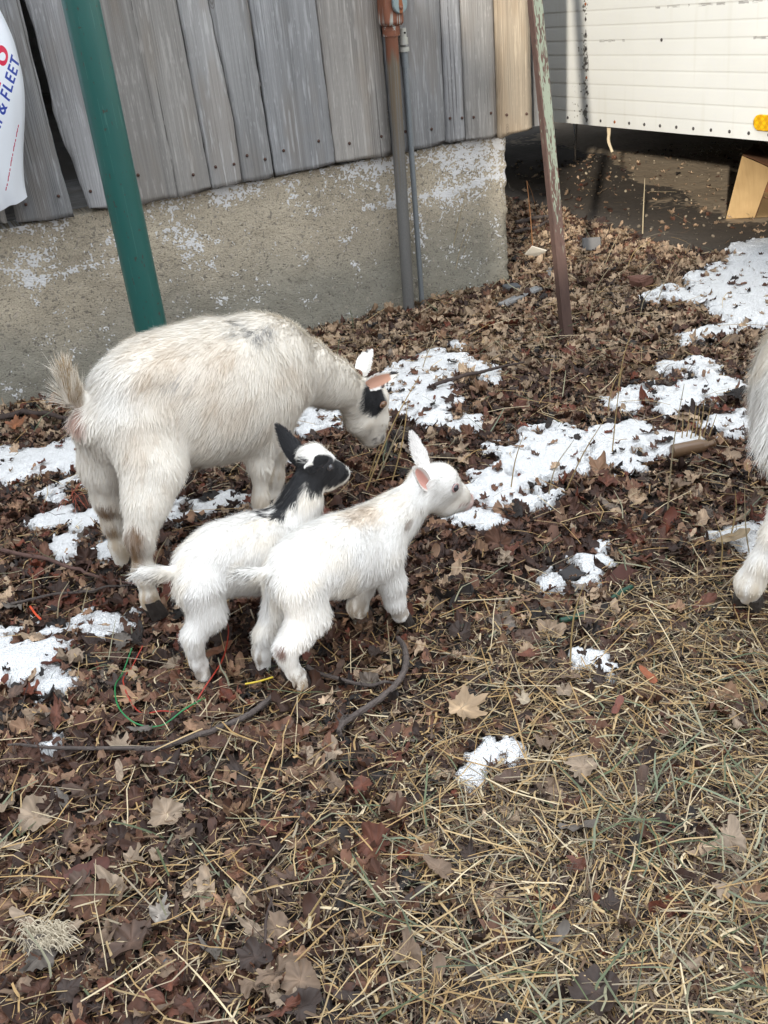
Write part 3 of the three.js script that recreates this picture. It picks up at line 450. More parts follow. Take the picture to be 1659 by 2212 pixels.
// ------------------------------------------------------------------ goats: one body surface each, with a coat of hair
function surfaceNet(field, lo, hi, st) {
  const nx = Math.ceil((hi.x - lo.x) / st) + 1, ny = Math.ceil((hi.y - lo.y) / st) + 1, nz = Math.ceil((hi.z - lo.z) / st) + 1, val = new Float32Array(nx * ny * nz);
  for (let k = 0, q = 0; k < nz; k++) for (let j = 0; j < ny; j++) for (let i = 0; i < nx; i++, q++) val[q] = field(lo.x + i * st, lo.y + j * st, lo.z + k * st);
  const id = new Int32Array(nx * ny * nz).fill(-1), pos = [], idx = [], sx = 1, sy = nx, sz = nx * ny, cor = [0, sx, sy, sx + sy, sz, sx + sz, sy + sz, sx + sy + sz], off = [[0, 0, 0], [1, 0, 0], [0, 1, 0], [1, 1, 0], [0, 0, 1], [1, 0, 1], [0, 1, 1], [1, 1, 1]], ed = [[0, 1], [2, 3], [4, 5], [6, 7], [0, 2], [1, 3], [4, 6], [5, 7], [0, 4], [1, 5], [2, 6], [3, 7]];
  for (let k = 0; k < nz - 1; k++) for (let j = 0; j < ny - 1; j++) for (let i = 0; i < nx - 1; i++) { const q = i + j * sy + k * sz; let m = 0; for (let c = 0; c < 8; c++) if (val[q + cor[c]] < 0) m |= 1 << c; if (m === 0 || m === 255) continue;
    let x = 0, y = 0, z = 0, n = 0; for (const [a, b] of ed) { if (((m >> a) & 1) === ((m >> b) & 1)) continue; const va = val[q + cor[a]], vb = val[q + cor[b]], t = va / (va - vb); x += lerp(off[a][0], off[b][0], t); y += lerp(off[a][1], off[b][1], t); z += lerp(off[a][2], off[b][2], t); n++; }
    id[q] = pos.length / 3; pos.push(lo.x + (i + x / n) * st, lo.y + (j + y / n) * st, lo.z + (k + z / n) * st); }
  for (let k = 1; k < nz - 1; k++) for (let j = 1; j < ny - 1; j++) for (let i = 1; i < nx - 1; i++) { const q = i + j * sy + k * sz, a = val[q] < 0;
    for (const [s, t1, t2] of [[sx, sy, sz], [sy, sz, sx], [sz, sx, sy]]) { if (a === (val[q + s] < 0)) continue; const v0 = id[q - t1 - t2], v1 = id[q - t2], v2 = id[q], v3 = id[q - t1]; if (v0 < 0 || v1 < 0 || v2 < 0 || v3 < 0) continue; a ? idx.push(v0, v1, v2, v0, v2, v3) : idx.push(v0, v2, v1, v0, v3, v2); } }
  return { pos, idx };
}
const strandGeos = [0, 1, 2].map((v) => { const pos = [], idx = [], n = 3; for (let i = 0; i <= n; i++) { const t = i / n, w = 0.5 * (1 - 0.82 * t * t), y = (v === 0 ? 0.16 : v === 1 ? 0.05 : -0.05) * t * t, s = (v - 1) * 0.16 * t * t; pos.push(t, y, s - w, t, y, s + w); } for (let i = 0; i < n; i++) { const a = i * 2; idx.push(a, a + 1, a + 2, a + 1, a + 3, a + 2); } return geoFrom(pos, idx); });   // along x, one long, one wide
const hairMat = std({ color: 0xffffff, roughness: 0.75 });
const skinMat = std({ vertexColors: true, roughness: 0.85 });
const hoofMat = std({ color: col(0.035, 0.028, 0.024), roughness: 0.6, bumpMap: dataTex(64, 64, (i, j) => vn(i / 3, j / 14), false), bumpScale: 0.002 });

function makeGoat(spec) {
  const { origin, phi } = spec, a = phi * Math.PI / 180, hd = V(Math.cos(a), 0, -Math.sin(a)), lt = V(Math.sin(a), 0, Math.cos(a));
  const root = top(new THREE.Group(), spec.name); tag(root, spec.label, spec.category);
  root.position.set(origin[0], groundH(origin[0], origin[1]) + 0.022, origin[1]); root.rotation.y = a;                 // own axes: x ahead, y up, z to its right
  const O = root.position, toLocal = (q) => { const d = q.clone().sub(O); return V(d.dot(hd), d.y, d.dot(lt)); };
  const P = (x, y, r, lat = 0) => { const d = ray(x, y), t = O.clone().addScaledVector(lt, lat).sub(EYE).dot(lt) / d.dot(lt), q = EYE.clone().addScaledVector(d, t), p = toLocal(q); return { p, r: r * project(q)[2] / FOC, lat }; };
  const L = (f, h, lat, r) => ({ p: V(f, h, lat), r });
  const bones = []; const hoofs = [];
  const chain = (pts, k, fur, comb, extra = {}) => { for (let i = 0; i < pts.length - 1; i++) bones.push({ a: pts[i].p, b: pts[i + 1].p, ra: pts[i].r, rb: pts[i + 1].r, k, fur, comb, ...extra }); if (pts.length === 1) bones.push({ a: pts[0].p, b: pts[0].p.clone().addScalar(1e-4), ra: pts[0].r, rb: pts[0].r, k, fur, comb, ...extra }); };
  const leg = (pts, k, fur, hoofLen) => { const e = pts[pts.length - 1]; e.p.y = hoofLen * 0.95; for (let i = 0; i < pts.length - 2; i++) chain(pts.slice(i, i + 2), k, fur * lerp(1.15, 0.85, i / (pts.length - 3)), V(-0.18, -1, 0), { leg: true }); chain(pts.slice(-2), k * 0.5, fur * 0.18, V(-0.12, -1, 0), { leg: true }); hoofs.push({ p: e.p, r: e.r, prev: pts[pts.length - 2].p, len: hoofLen }); };
  spec.build({ P, L, chain, leg });
  for (const b of bones) { b.d = b.b.clone().sub(b.a); b.l2 = b.d.lengthSq() + 1e-9; }
  const bd = (b, x, y, z) => { const px = x - b.a.x, py = y - b.a.y, pz = (z - b.a.z); const t = clamp((px * b.d.x + py * b.d.y + pz * b.d.z) / b.l2), ex = px - t * b.d.x, ey = py - t * b.d.y, ez = (pz - t * b.d.z) / (b.sq ?? 1); return (Math.sqrt(ex * ex + ey * ey + ez * ez) - lerp(b.ra, b.rb, t)) * (b.sq ? Math.min(1, b.sq) : 1); };
  const field = (x, y, z) => { let d = 1e3; for (const b of bones) { const e = bd(b, x, y, z), h = clamp(0.5 + 0.5 * (d - e) / b.k); d = lerp(d, e, h) - b.k * h * (1 - h); } return d; };
  const grad = (p, e = 0.004) => V(field(p.x + e, p.y, p.z) - field(p.x - e, p.y, p.z), field(p.x, p.y + e, p.z) - field(p.x, p.y - e, p.z), field(p.x, p.y, p.z + e) - field(p.x, p.y, p.z - e)).normalize();
  const hit = (x, y) => { const d = ray(x, y), o = toLocal(EYE), dl = V(d.dot(hd), d.y, d.dot(lt)); let t = 0.6; for (let i = 0; i < 300; i++) { const p = o.clone().addScaledVector(dl, t), v = field(p.x, p.y, p.z); if (v < 0.0008) return p; t += Math.max(0.0006, v * 0.6); if (t > 5) break; } return o.clone().addScaledVector(dl, O.distanceTo(EYE)); };
  const lo = V(1e3, 1e3, 1e3), hi = V(-1e3, -1e3, -1e3); for (const b of bones) for (const [p, r] of [[b.a, b.ra], [b.b, b.rb]]) { const R = r * Math.max(1, b.sq ?? 1); lo.min(p.clone().subScalar(R + 0.03)); hi.max(p.clone().addScalar(R + 0.03)); }
  const { pos, idx } = surfaceNet(field, lo, hi, spec.cell);
  const n = pos.length / 3, nor = new Float32Array(n * 3), cl = new Float32Array(n * 3), paint = spec.paint({ hit, P, L });
  for (let i = 0; i < n; i++) { const p = V(pos[i * 3], pos[i * 3 + 1], pos[i * 3 + 2]), g = grad(p); nor.set([g.x, g.y, g.z], i * 3); const c = paint(p, g, 0.5); cl.set(c, i * 3); }
  const body = part(root, 'body', geoFrom(pos, idx, null, cl, nor), skinMat);
  // coat
  const rnd = rng(spec.seed), cum = []; let tot = 0; const A = V(), B = V(), C = V();
  for (let i = 0; i < idx.length; i += 3) { A.fromArray(pos, idx[i] * 3); B.fromArray(pos, idx[i + 1] * 3); C.fromArray(pos, idx[i + 2] * 3); tot += B.sub(A).cross(C.sub(A)).length() / 2; cum.push(tot); }
  const N = Math.round(tot * spec.density), buckets = [[], [], []], m4 = new THREE.Matrix4(), X = V(), Y = V(), Z = V();
  for (let s = 0; s < N; s++) { const r = rnd() * tot; let l = 0, h = cum.length - 1; while (l < h) { const m = (l + h) >> 1; cum[m] < r ? l = m + 1 : h = m; }
    let u = rnd(), v = rnd(); if (u + v > 1) { u = 1 - u; v = 1 - v; } A.fromArray(pos, idx[l * 3] * 3); B.fromArray(pos, idx[l * 3 + 1] * 3); C.fromArray(pos, idx[l * 3 + 2] * 3);
    const p = V().copy(A).addScaledVector(B.clone().sub(A), u).addScaledVector(C.clone().sub(A), v), g = grad(p);
    let best = null, bv = 1e9, fur = 0, wsum = 0; const cmb = V(); for (const b of bones) { const e = bd(b, p.x, p.y, p.z), w = Math.exp(-Math.max(0, e + 0.01) / 0.012); fur += w * b.fur; cmb.addScaledVector(b.comb, w); wsum += w; if (e < bv) { bv = e; best = b; } }
    fur /= wsum; cmb.normalize(); if (fur < 0.002) continue;
    const cn = 26, sw = vn3(p.x * cn, p.y * cn, p.z * cn) - 0.5, sw2 = vn3(p.x * cn * 3 + 9, p.y * cn * 3, p.z * cn * 3) - 0.5;
    X.copy(cmb); X.x += sw * 0.8 + sw2 * 0.3 + (rnd() - 0.5) * 0.3; X.y += sw2 * 0.6 + (rnd() - 0.5) * 0.25; X.z += (rnd() - 0.5) * 0.3 + sw * 0.4;
    X.addScaledVector(g, -X.dot(g)).normalize(); const lift = (spec.lift ?? 0.3) + (best.leg ? 0.2 : 0.09) * sw2 + (rnd() - 0.5) * 0.16; X.addScaledVector(g, lift).normalize();
    Z.crossVectors(X, g).normalize(); Y.crossVectors(Z, X);
    const len = fur * (best.leg && p.y < 0.05 ? 0.6 : 1) * (0.65 + 0.7 * rnd()) * (0.85 + 0.6 * (sw + 0.25)), wd = spec.hairWidth * (0.7 + 0.6 * rnd());
    m4.makeBasis(X.clone().multiplyScalar(len), Y.clone().multiplyScalar(len), Z.clone().multiplyScalar(wd)).setPosition(p.addScaledVector(g, -0.0006));
    buckets[s % 3].push([m4.clone(), paint(p, g, rnd())]); }
  const coat = new THREE.Group();
  buckets.forEach((b, k) => { const im = new THREE.InstancedMesh(strandGeos[k], hairMat, b.length); b.forEach(([m, c], i) => { im.setMatrixAt(i, m); im.setColorAt(i, col(c[0], c[1], c[2])); }); im.name = 'coat'; im.userData.kind = 'stuff'; im.castShadow = im.receiveShadow = true; root.add(im); });
  // hooves: two claws each
  for (const h of hoofs) { const w = h.r * 1.25, dir = h.p.clone().sub(h.prev); const claws = [-1, 1].map((s) => { const g = new THREE.CylinderGeometry(w * 0.62, w * 0.80, h.len, 12, 3); const q = g.attributes.position; for (let i = 0; i < q.count; i++) { const t = 0.5 - q.getY(i) / h.len; q.setX(i, q.getX(i) * 1.30 + t * w * 0.55); q.setZ(i, q.getZ(i) * 0.72 + s * w * 0.52); } g.computeVertexNormals(); return g; });
    const o = part(root, 'hoof', mergeGeometries(claws), hoofMat); o.position.set(h.p.x, h.len / 2 - 0.004, h.p.z); }
  // ears
  for (const e of spec.ears({ P, L, hit })) { const ax = e.tip.clone().sub(e.base), len = ax.length(); ax.normalize(); const face = e.face.clone().addScaledVector(ax, -e.face.dot(ax)).normalize(), sd = V().crossVectors(ax, face), NS = 16, NT = 10, ps = [], ix = [], cc = [];
    for (const layer of [0, 1]) for (let i = 0; i <= NS; i++) for (let j = 0; j <= NT; j++) { const s = i / NS, t = j / NT * 2 - 1, w = e.width * Math.pow(Math.sin(Math.PI * clamp(0.16 + 0.84 * s, 0, 0.999)), 0.7) * (1 - 0.25 * s), cup = e.cup * w * (1 - Math.abs(t) ** 1.6) * (1 - 0.3 * s), th = (layer ? 1 : 0) * 0.0035 * (1 - t * t) * (1 - s * 0.5);
      const q = e.base.clone().addScaledVector(ax, s * len).addScaledVector(sd, w * t).addScaledVector(face, -cup - th + (e.bend ?? 0) * s * s * len); ps.push(q.x, q.y, q.z); cc.push(...(layer ? e.back(s, t) : e.inner(s, t))); }
    const M = NT + 1, K = M * (NS + 1); for (const o of [0, K]) for (let i = 0; i < NS; i++) for (let j = 0; j < NT; j++) { const q = o + i * M + j; o ? ix.push(q, q + 1, q + M, q + 1, q + M + 1, q + M) : ix.push(q, q + M, q + 1, q + 1, q + M, q + M + 1); }
    const er = part(root, 'ear', geoFrom(ps, ix, null, cc), skinMat);
    // short hair on the ear
    const list = []; const rr = rng(77); for (let s = 0; s < (e.hairs ?? 900); s++) { const i = Math.floor(rr() * NS), j = Math.floor(rr() * NT), ly = rr() < 0.75 ? 1 : 0, q = ly * K + i * M + j, p = V(ps[q * 3], ps[q * 3 + 1], ps[q * 3 + 2]).lerp(V(ps[(q + M + 1) * 3], ps[(q + M + 1) * 3 + 1], ps[(q + M + 1) * 3 + 2]), rr()); const t = (j + 0.5) / NT * 2 - 1; if (!ly && Math.abs(t) < 0.6) continue;
      X.copy(ax).addScaledVector(sd, t * 0.5 + (rr() - 0.5) * 0.4).addScaledVector(face, ly ? -0.2 : 0.15).normalize(); Z.crossVectors(X, face).normalize(); Y.crossVectors(Z, X); const c = (ly ? e.back : e.inner)((i + 0.5) / NS, t), b = 0.8 + 0.35 * rr(); list.push([m4.makeBasis(X.clone().multiplyScalar(0.006), Y.clone().multiplyScalar(0.006), Z.clone().multiplyScalar(spec.hairWidth)).setPosition(p).clone(), c.map((x) => x * b)]); }
    const im = new THREE.InstancedMesh(strandGeos[1], hairMat, list.length); list.forEach(([m, c], i) => { im.setMatrixAt(i, m); im.setColorAt(i, col(...c)); }); im.name = 'hair'; im.userData.kind = 'stuff'; im.castShadow = im.receiveShadow = true; er.add(im); }
  // eyes
  for (const e of spec.eyes({ P, L, hit })) { const g = grad(e.p), o = part(root, 'eye', new THREE.SphereGeometry(e.r, 18, 14), e.m); o.position.copy(e.p).addScaledVector(g, -e.r * 0.35); o.quaternion.setFromUnitVectors(V(0, 0, 1), g);
    const lid = part(root, 'eyelid', new THREE.TorusGeometry(e.r * 0.95, e.r * 0.2, 8, 20), e.lid); lid.position.copy(e.p).addScaledVector(g, e.r * 0.05); lid.quaternion.copy(o.quaternion); lid.scale.set(1.15, 0.85, 0.7);
    const pu = part(o, 'pupil', new THREE.SphereGeometry(e.r * 0.5, 10, 8), pupilMat); pu.position.z = e.r * 0.62; pu.scale.set(1.2, 0.5, 0.75); }
  shade(root); return root;
}
const pupilMat = new THREE.MeshPhysicalMaterial({ color: col(0.01, 0.01, 0.012), roughness: 0.12, clearcoat: 1 });
const amberEye = new THREE.MeshPhysicalMaterial({ color: col(0.13, 0.065, 0.028), roughness: 0.2, clearcoat: 1 }), darkEye = new THREE.MeshPhysicalMaterial({ color: col(0.022, 0.020, 0.026), roughness: 0.15, clearcoat: 1 });
const lidTan = std({ color: col(0.25, 0.14, 0.09) }), lidPink = std({ color: col(0.40, 0.25, 0.235) }), lidBlack = std({ color: col(0.03, 0.025, 0.022) });
const blob = (hit, list, depthScale) => list.map(([x, y, r]) => ({ p: hit(x, y), r: r * depthScale / FOC }));   // marks on the coat: places on the body and their sizes
const inBlob = (bs, p, soft = 0.006, mirror = true) => { let m = 0; for (const b of bs) { const d = Math.hypot(p.x - b.p.x, p.y - b.p.y, mirror ? Math.abs(p.z) - Math.abs(b.p.z) : p.z - b.p.z) + 0.008 * (vn3(p.x * 110, p.y * 110, p.z * 110) - 0.5); m = Math.max(m, sst(b.r + soft, b.r - soft, d)); } return m; };
const CREAM = [0.76, 0.68, 0.56], WHITE = [0.80, 0.775, 0.73], BLACK = [0.012, 0.012, 0.014], TAN = [0.46, 0.325, 0.195], MUD = [0.17, 0.10, 0.055];

// grazing adult
makeGoat({ name: 'goat', category: 'goat', label: 'adult cream white goat with black eye patch, head lowered to graze', origin: [-0.538, -1.778], phi: 37, cell: 0.007, seed: 11, density: 130000, hairWidth: 0.0012, lift: 0.20,
  build: ({ P, chain, leg }) => {
    const back = V(-0.75, -0.72, 0), down = V(-0.35, -1, 0);
    chain([P(255, 852, 62), P(320, 842, 104), P(415, 852, 145), P(500, 838, 142), P(568, 812, 110)], 0.045, 0.022, back); chain([P(296, 818, 36, 0.052)], 0.06, 0.022, back); chain([P(590, 745, 46), P(555, 730, 46)], 0.05, 0.024, back);
    chain([P(196, 915, 44), P(255, 915, 72)], 0.045, 0.018, down);
    chain([P(598, 790, 80), P(655, 802, 60), P(712, 826, 47), P(764, 850, 38)], 0.04, 0.018, V(-1, -0.45, 0));
    chain([P(792, 848, 32), P(803, 862, 34), P(812, 905, 25), P(815, 943, 18)], 0.018, 0.007, V(-0.2, 1, 0));
    chain([P(770, 874, 35), P(780, 910, 29), P(798, 951, 16)], 0.018, 0.014, V(-0.9, -0.3, 0));
    leg([P(305, 920, 84, 0.045), P(330, 1010, 64, 0.08), P(316, 1085, 43, 0.098), P(302, 1160, 25, 0.11), P(310, 1235, 16, 0.115), P(325, 1300, 17, 0.118), P(333, 1338, 16, 0.120)], 0.035, 0.013, 0.044);
    leg([P(218, 935, 58, -0.045), P(225, 1005, 48, -0.08), P(236, 1075, 31, -0.098), P(246, 1130, 19, -0.11), P(257, 1180, 13, -0.115), P(264, 1210, 13, -0.12), P(268, 1226, 12, -0.12)], 0.035, 0.012, 0.03);
    leg([P(570, 860, 66, 0.06), P(570, 940, 38, 0.075), P(561, 1005, 21, 0.08), P(563, 1080, 14, 0.08), P(566, 1160, 15, 0.08), P(570, 1195, 14, 0.08)], 0.025, 0.013, 0.032);
    leg([P(590, 850, 50, -0.04), P(603, 905, 30, -0.065), P(600, 970, 20, -0.07), P(592, 1030, 16, -0.07), P(588, 1090, 16, -0.07), P(590, 1115, 14, -0.07)], 0.03, 0.016, 0.03);
    chain([P(182, 872, 17), P(158, 852, 21), P(148, 830, 19)], 0.012, 0.050, V(0.05, 1, 0.1));
  },
  paint: ({ hit, P }) => { const eye = blob(hit, [[800, 852, 22], [815, 852, 22], [805, 870, 26], [822, 868, 20], [812, 885, 20]], 2.25), grey = blob(hit, [[520, 700, 18], [548, 722, 24], [565, 738, 14], [505, 720, 10], [580, 715, 16]], 2.0), dab = blob(hit, [[285, 800, 55], [400, 900, 60], [470, 860, 60], [520, 920, 50], [360, 770, 50], [480, 770, 40], [640, 830, 45], [590, 880, 40], [330, 960, 50]], 2.0), white = blob(hit, [[225, 800, 45], [240, 860, 45]], 2.0), hock = blob(hit, [[286, 1172, 30], [288, 1200, 28], [296, 1225, 16], [322, 1304, 17], [288, 1155, 20]], 1.95), hock2 = blob(hit, [[228, 1110, 22], [240, 1150, 16]], 2.1), poll = blob(hit, [[795, 815, 8], [842, 806, 5]], 2.25), rear = blob(hit, [[165, 905, 22], [170, 925, 12]], 1.95), snout = blob(hit, [[822, 945, 24], [810, 955, 20], [800, 940, 14]], 2.3), lips = blob(hit, [[803, 934, 4], [807, 941, 4], [811, 948, 4], [815, 955, 4], [829, 946, 5], [826, 952, 4]], 2.3);
    return (p, g, r) => { const n = vn3(p.x * 20, p.y * 20, p.z * 20), n2 = vn3(p.x * 70, p.y * 26, p.z * 70), n3 = vn3(p.x * 9 + 4, p.y * 9, p.z * 9);
      let c = mixc(CREAM, WHITE, 0.55 + 0.4 * (r - 0.5)); c = mixc(c, TAN, clamp(inBlob(dab, p, 0.05) * 0.62 * sst(0.35, 0.65, n3) + 0.26 * sst(0.55, 0.8, n2)) * (0.3 + 0.8 * r)); c = mixc(c, WHITE, inBlob(white, p, 0.04) * 0.8);
      c = mixc(c, [0.30, 0.30, 0.31], 0.55 * sst(0.66, 0.8, n2 * 0.6 + n * 0.4 + 0.12 * (r - 0.5)) * sst(0.36, 0.46, p.y));
      c = mixc(c, [0.09, 0.09, 0.10], inBlob(grey, p, 0.02) * (r > 0.35 ? 0.8 : 0.15) * sst(0.3, 0.6, n2 + 0.1));
      c = mixc(c, MUD, Math.max(inBlob(hock, p, 0.012, false), inBlob(hock2, p, 0.012, false)) * (0.72 + 0.28 * sst(0.3, 0.6, n2)));
      c = mixc(c, [0.42, 0.29, 0.14], 0.55 * sst(0.20, 0.05, p.y) * sst(0.35, 0.65, n2 + 0.2 * (r - 0.5))); c = mixc(c, [0.33, 0.13, 0.085], inBlob(rear, p, 0.012, false) * 0.7);
      const tail = sst(0.02, -0.03, p.x) * sst(0.40, 0.45, p.y) * sst(0.06, 0.03, Math.abs(p.z)); c = mixc(c, [0.30, 0.19, 0.075], 0.9 * tail * sst(0.35, 0.6, n2 + 0.3 * (r - 0.5)));
      c = mixc(c, BLACK, Math.max(inBlob(eye, p, 0.004), 0.7 * inBlob(poll, p, 0.006))); const mz = inBlob(snout, p, 0.03) * (0.25 + 0.75 * sst(0.42, 0.62, n2)); c = mixc(c, [0.24, 0.24, 0.25], mz * 0.75); c = mixc(c, [0.04, 0.035, 0.035], 0.85 * inBlob(lips, p, 0.003)); return c; }; },
  ears: ({ P, hit }) => { const b1 = hit(792, 834), pk = [0.56, 0.31, 0.22]; const t1 = P(858, 808, 1, 0.065).p, b2 = P(775, 806, 1, -0.02).p, t2 = P(803, 757, 1, -0.10).p;
    const spot = (s, t) => (s > 0.8 && t < -0.2) || (s > 0.35 && t > 0.75 && vn(s * 30, 4) > 0.4) ? [0.03, 0.03, 0.035] : WHITE;
    return [{ base: b1, tip: t1, width: 0.021, cup: 0.3, face: V(0.15, 0.15, 1), inner: (s, t) => s < 0.78 && Math.abs(t) < 0.72 ? pk : spot(s, t), back: spot }, { base: b2, tip: t2, width: 0.024, cup: 0.4, face: V(0.7, -0.1, -0.8), inner: () => pk, back: (s, t) => s > 0.7 && Math.abs(t) > 0.55 && vn(s * 40, t * 9) > 0.45 ? [0.03, 0.03, 0.035] : WHITE }]; },
  eyes: ({ hit }) => { const p = hit(828, 874), q = p.clone(); q.z = -q.z; return [{ p, r: 0.0085, m: amberEye, lid: lidTan }, { p: q, r: 0.0085, m: amberEye, lid: lidTan }]; },
});
// black and white kid
makeGoat({ name: 'goat_kid', category: 'kid goat', label: 'young white goat kid with black face and neck beside the adult goat', origin: [-0.355, -1.515], phi: 35, cell: 0.005, seed: 22, density: 150000, hairWidth: 0.0011, lift: 0.19,
  build: ({ P, L, chain, leg }) => {
    const back = V(-0.75, -0.7, 0);
    chain([P(425, 1220, 52), P(475, 1208, 75), P(545, 1195, 83), P(612, 1170, 74)], 0.025, 0.0145, back);
    chain([P(630, 1130, 52), P(652, 1085, 40), P(664, 1040, 33)], 0.025, 0.020, V(-0.5, -1, 0));
    chain([P(674, 998, 33), P(692, 1006, 33), P(722, 1020, 23), P(741, 1022, 16)], 0.012, 0.007, V(-1, 0, 0));
    chain([P(680, 1026, 29), P(706, 1038, 22), P(735, 1036, 12)], 0.012, 0.007, V(-1, -0.3, 0));
    chain([P(662, 985, 22), P(680, 978, 20)], 0.015, 0.014, V(-0.6, 0.5, 0));
    leg([P(432, 1270, 56, 0.03), P(448, 1325, 38, 0.042), P(416, 1376, 22, 0.046), P(421, 1402, 16, 0.047), P(427, 1430, 14, 0.048), P(439, 1457, 15, 0.05), P(450, 1474, 9, 0.05)], 0.018, 0.011, 0.026);
    leg([P(430, 1270, 45, -0.03), P(445, 1310, 30, -0.042), P(428, 1345, 19, -0.046), P(438, 1372, 15, -0.048), P(453, 1394, 10, -0.05)], 0.02, 0.018, 0.022);
    leg([P(610, 1200, 45, 0.03), L(0.225, 0.12, 0.042, 0.026), L(0.222, 0.07, 0.045, 0.017), L(0.228, 0.035, 0.045, 0.014), L(0.232, 0.02, 0.045, 0.011)], 0.02, 0.008, 0.026);
    leg([P(610, 1195, 45, -0.03), L(0.215, 0.12, -0.042, 0.026), L(0.21, 0.07, -0.045, 0.017), L(0.212, 0.035, -0.045, 0.014), L(0.216, 0.02, -0.045, 0.011)], 0.02, 0.008, 0.026);
    chain([P(372, 1235, 13), P(338, 1238, 14), P(305, 1235, 11)], 0.008, 0.024, V(-1, -0.15, 0));
  },
  paint: ({ hit }) => { const blk = blob(hit, [[655, 1008, 24], [650, 1030, 20], [700, 1022, 40], [725, 1025, 36], [742, 1022, 30], [690, 1040, 32], [675, 1022, 28], [640, 1050, 20], [628, 1070, 20], [605, 1085, 20], [580, 1098, 16], [560, 1105, 12], [715, 995, 14]], 1.75), wh = blob(hit, [[678, 962, 17], [664, 980, 9], [655, 996, 6], [692, 964, 12]], 1.75), wn = blob(hit, [[750, 1012, 3]], 1.75);
    return (p, g, r) => { const n = vn3(p.x * 22, p.y * 22, p.z * 22), n2 = vn3(p.x * 70, p.y * 40, p.z * 70); let c = mixc([0.66, 0.63, 0.585], [0.84, 0.82, 0.79], r); c = mixc(c, CREAM, 0.5 * sst(0.5, 0.75, n)); c = mixc(c, [0.30, 0.25, 0.2], 0.85 * sst(0.10, 0.02, p.y) * sst(0.40, 0.55, n2 + 0.2 * (r - 0.5)));
      const b = inBlob(blk, p, 0.003), dorsal = p.x > 0.13 && p.x < 0.24 && p.y > 0.24 ? sst(0.035, 0.02, Math.abs(p.z)) * sst(0.13, 0.16, p.x) * sst(0.25, 0.27, p.y) : 0; c = mixc(c, BLACK, Math.max(b, dorsal)); c = mixc(c, WHITE, inBlob(wh, p, 0.004)); c = mixc(c, [0.6, 0.58, 0.55], 0.8 * inBlob(wn, p, 0.002)); return c; }; },
  ears: ({ P, hit }) => { const bk = () => BLACK, bi = () => [0.03, 0.022, 0.022]; return [{ base: P(655, 1003, 1, -0.012).p, tip: P(598, 918, 1, -0.05).p, width: 0.020, cup: 0.45, face: V(0.3, -0.1, -1), inner: bi, back: bk }, { base: hit(664, 1012), tip: P(704, 990, 1, 0.06).p, width: 0.017, cup: 0.5, face: V(0.5, -0.7, -0.3), inner: bi, back: (s, t) => s < 0.45 && t > -0.2 ? WHITE : BLACK, bend: 0.1 }]; },
  eyes: ({ hit }) => { const p = hit(714, 1010), q = p.clone(); q.z = -q.z; return [{ p, r: 0.0065, m: darkEye, lid: lidBlack }, { p: q, r: 0.0065, m: darkEye, lid: lidBlack }]; },
});
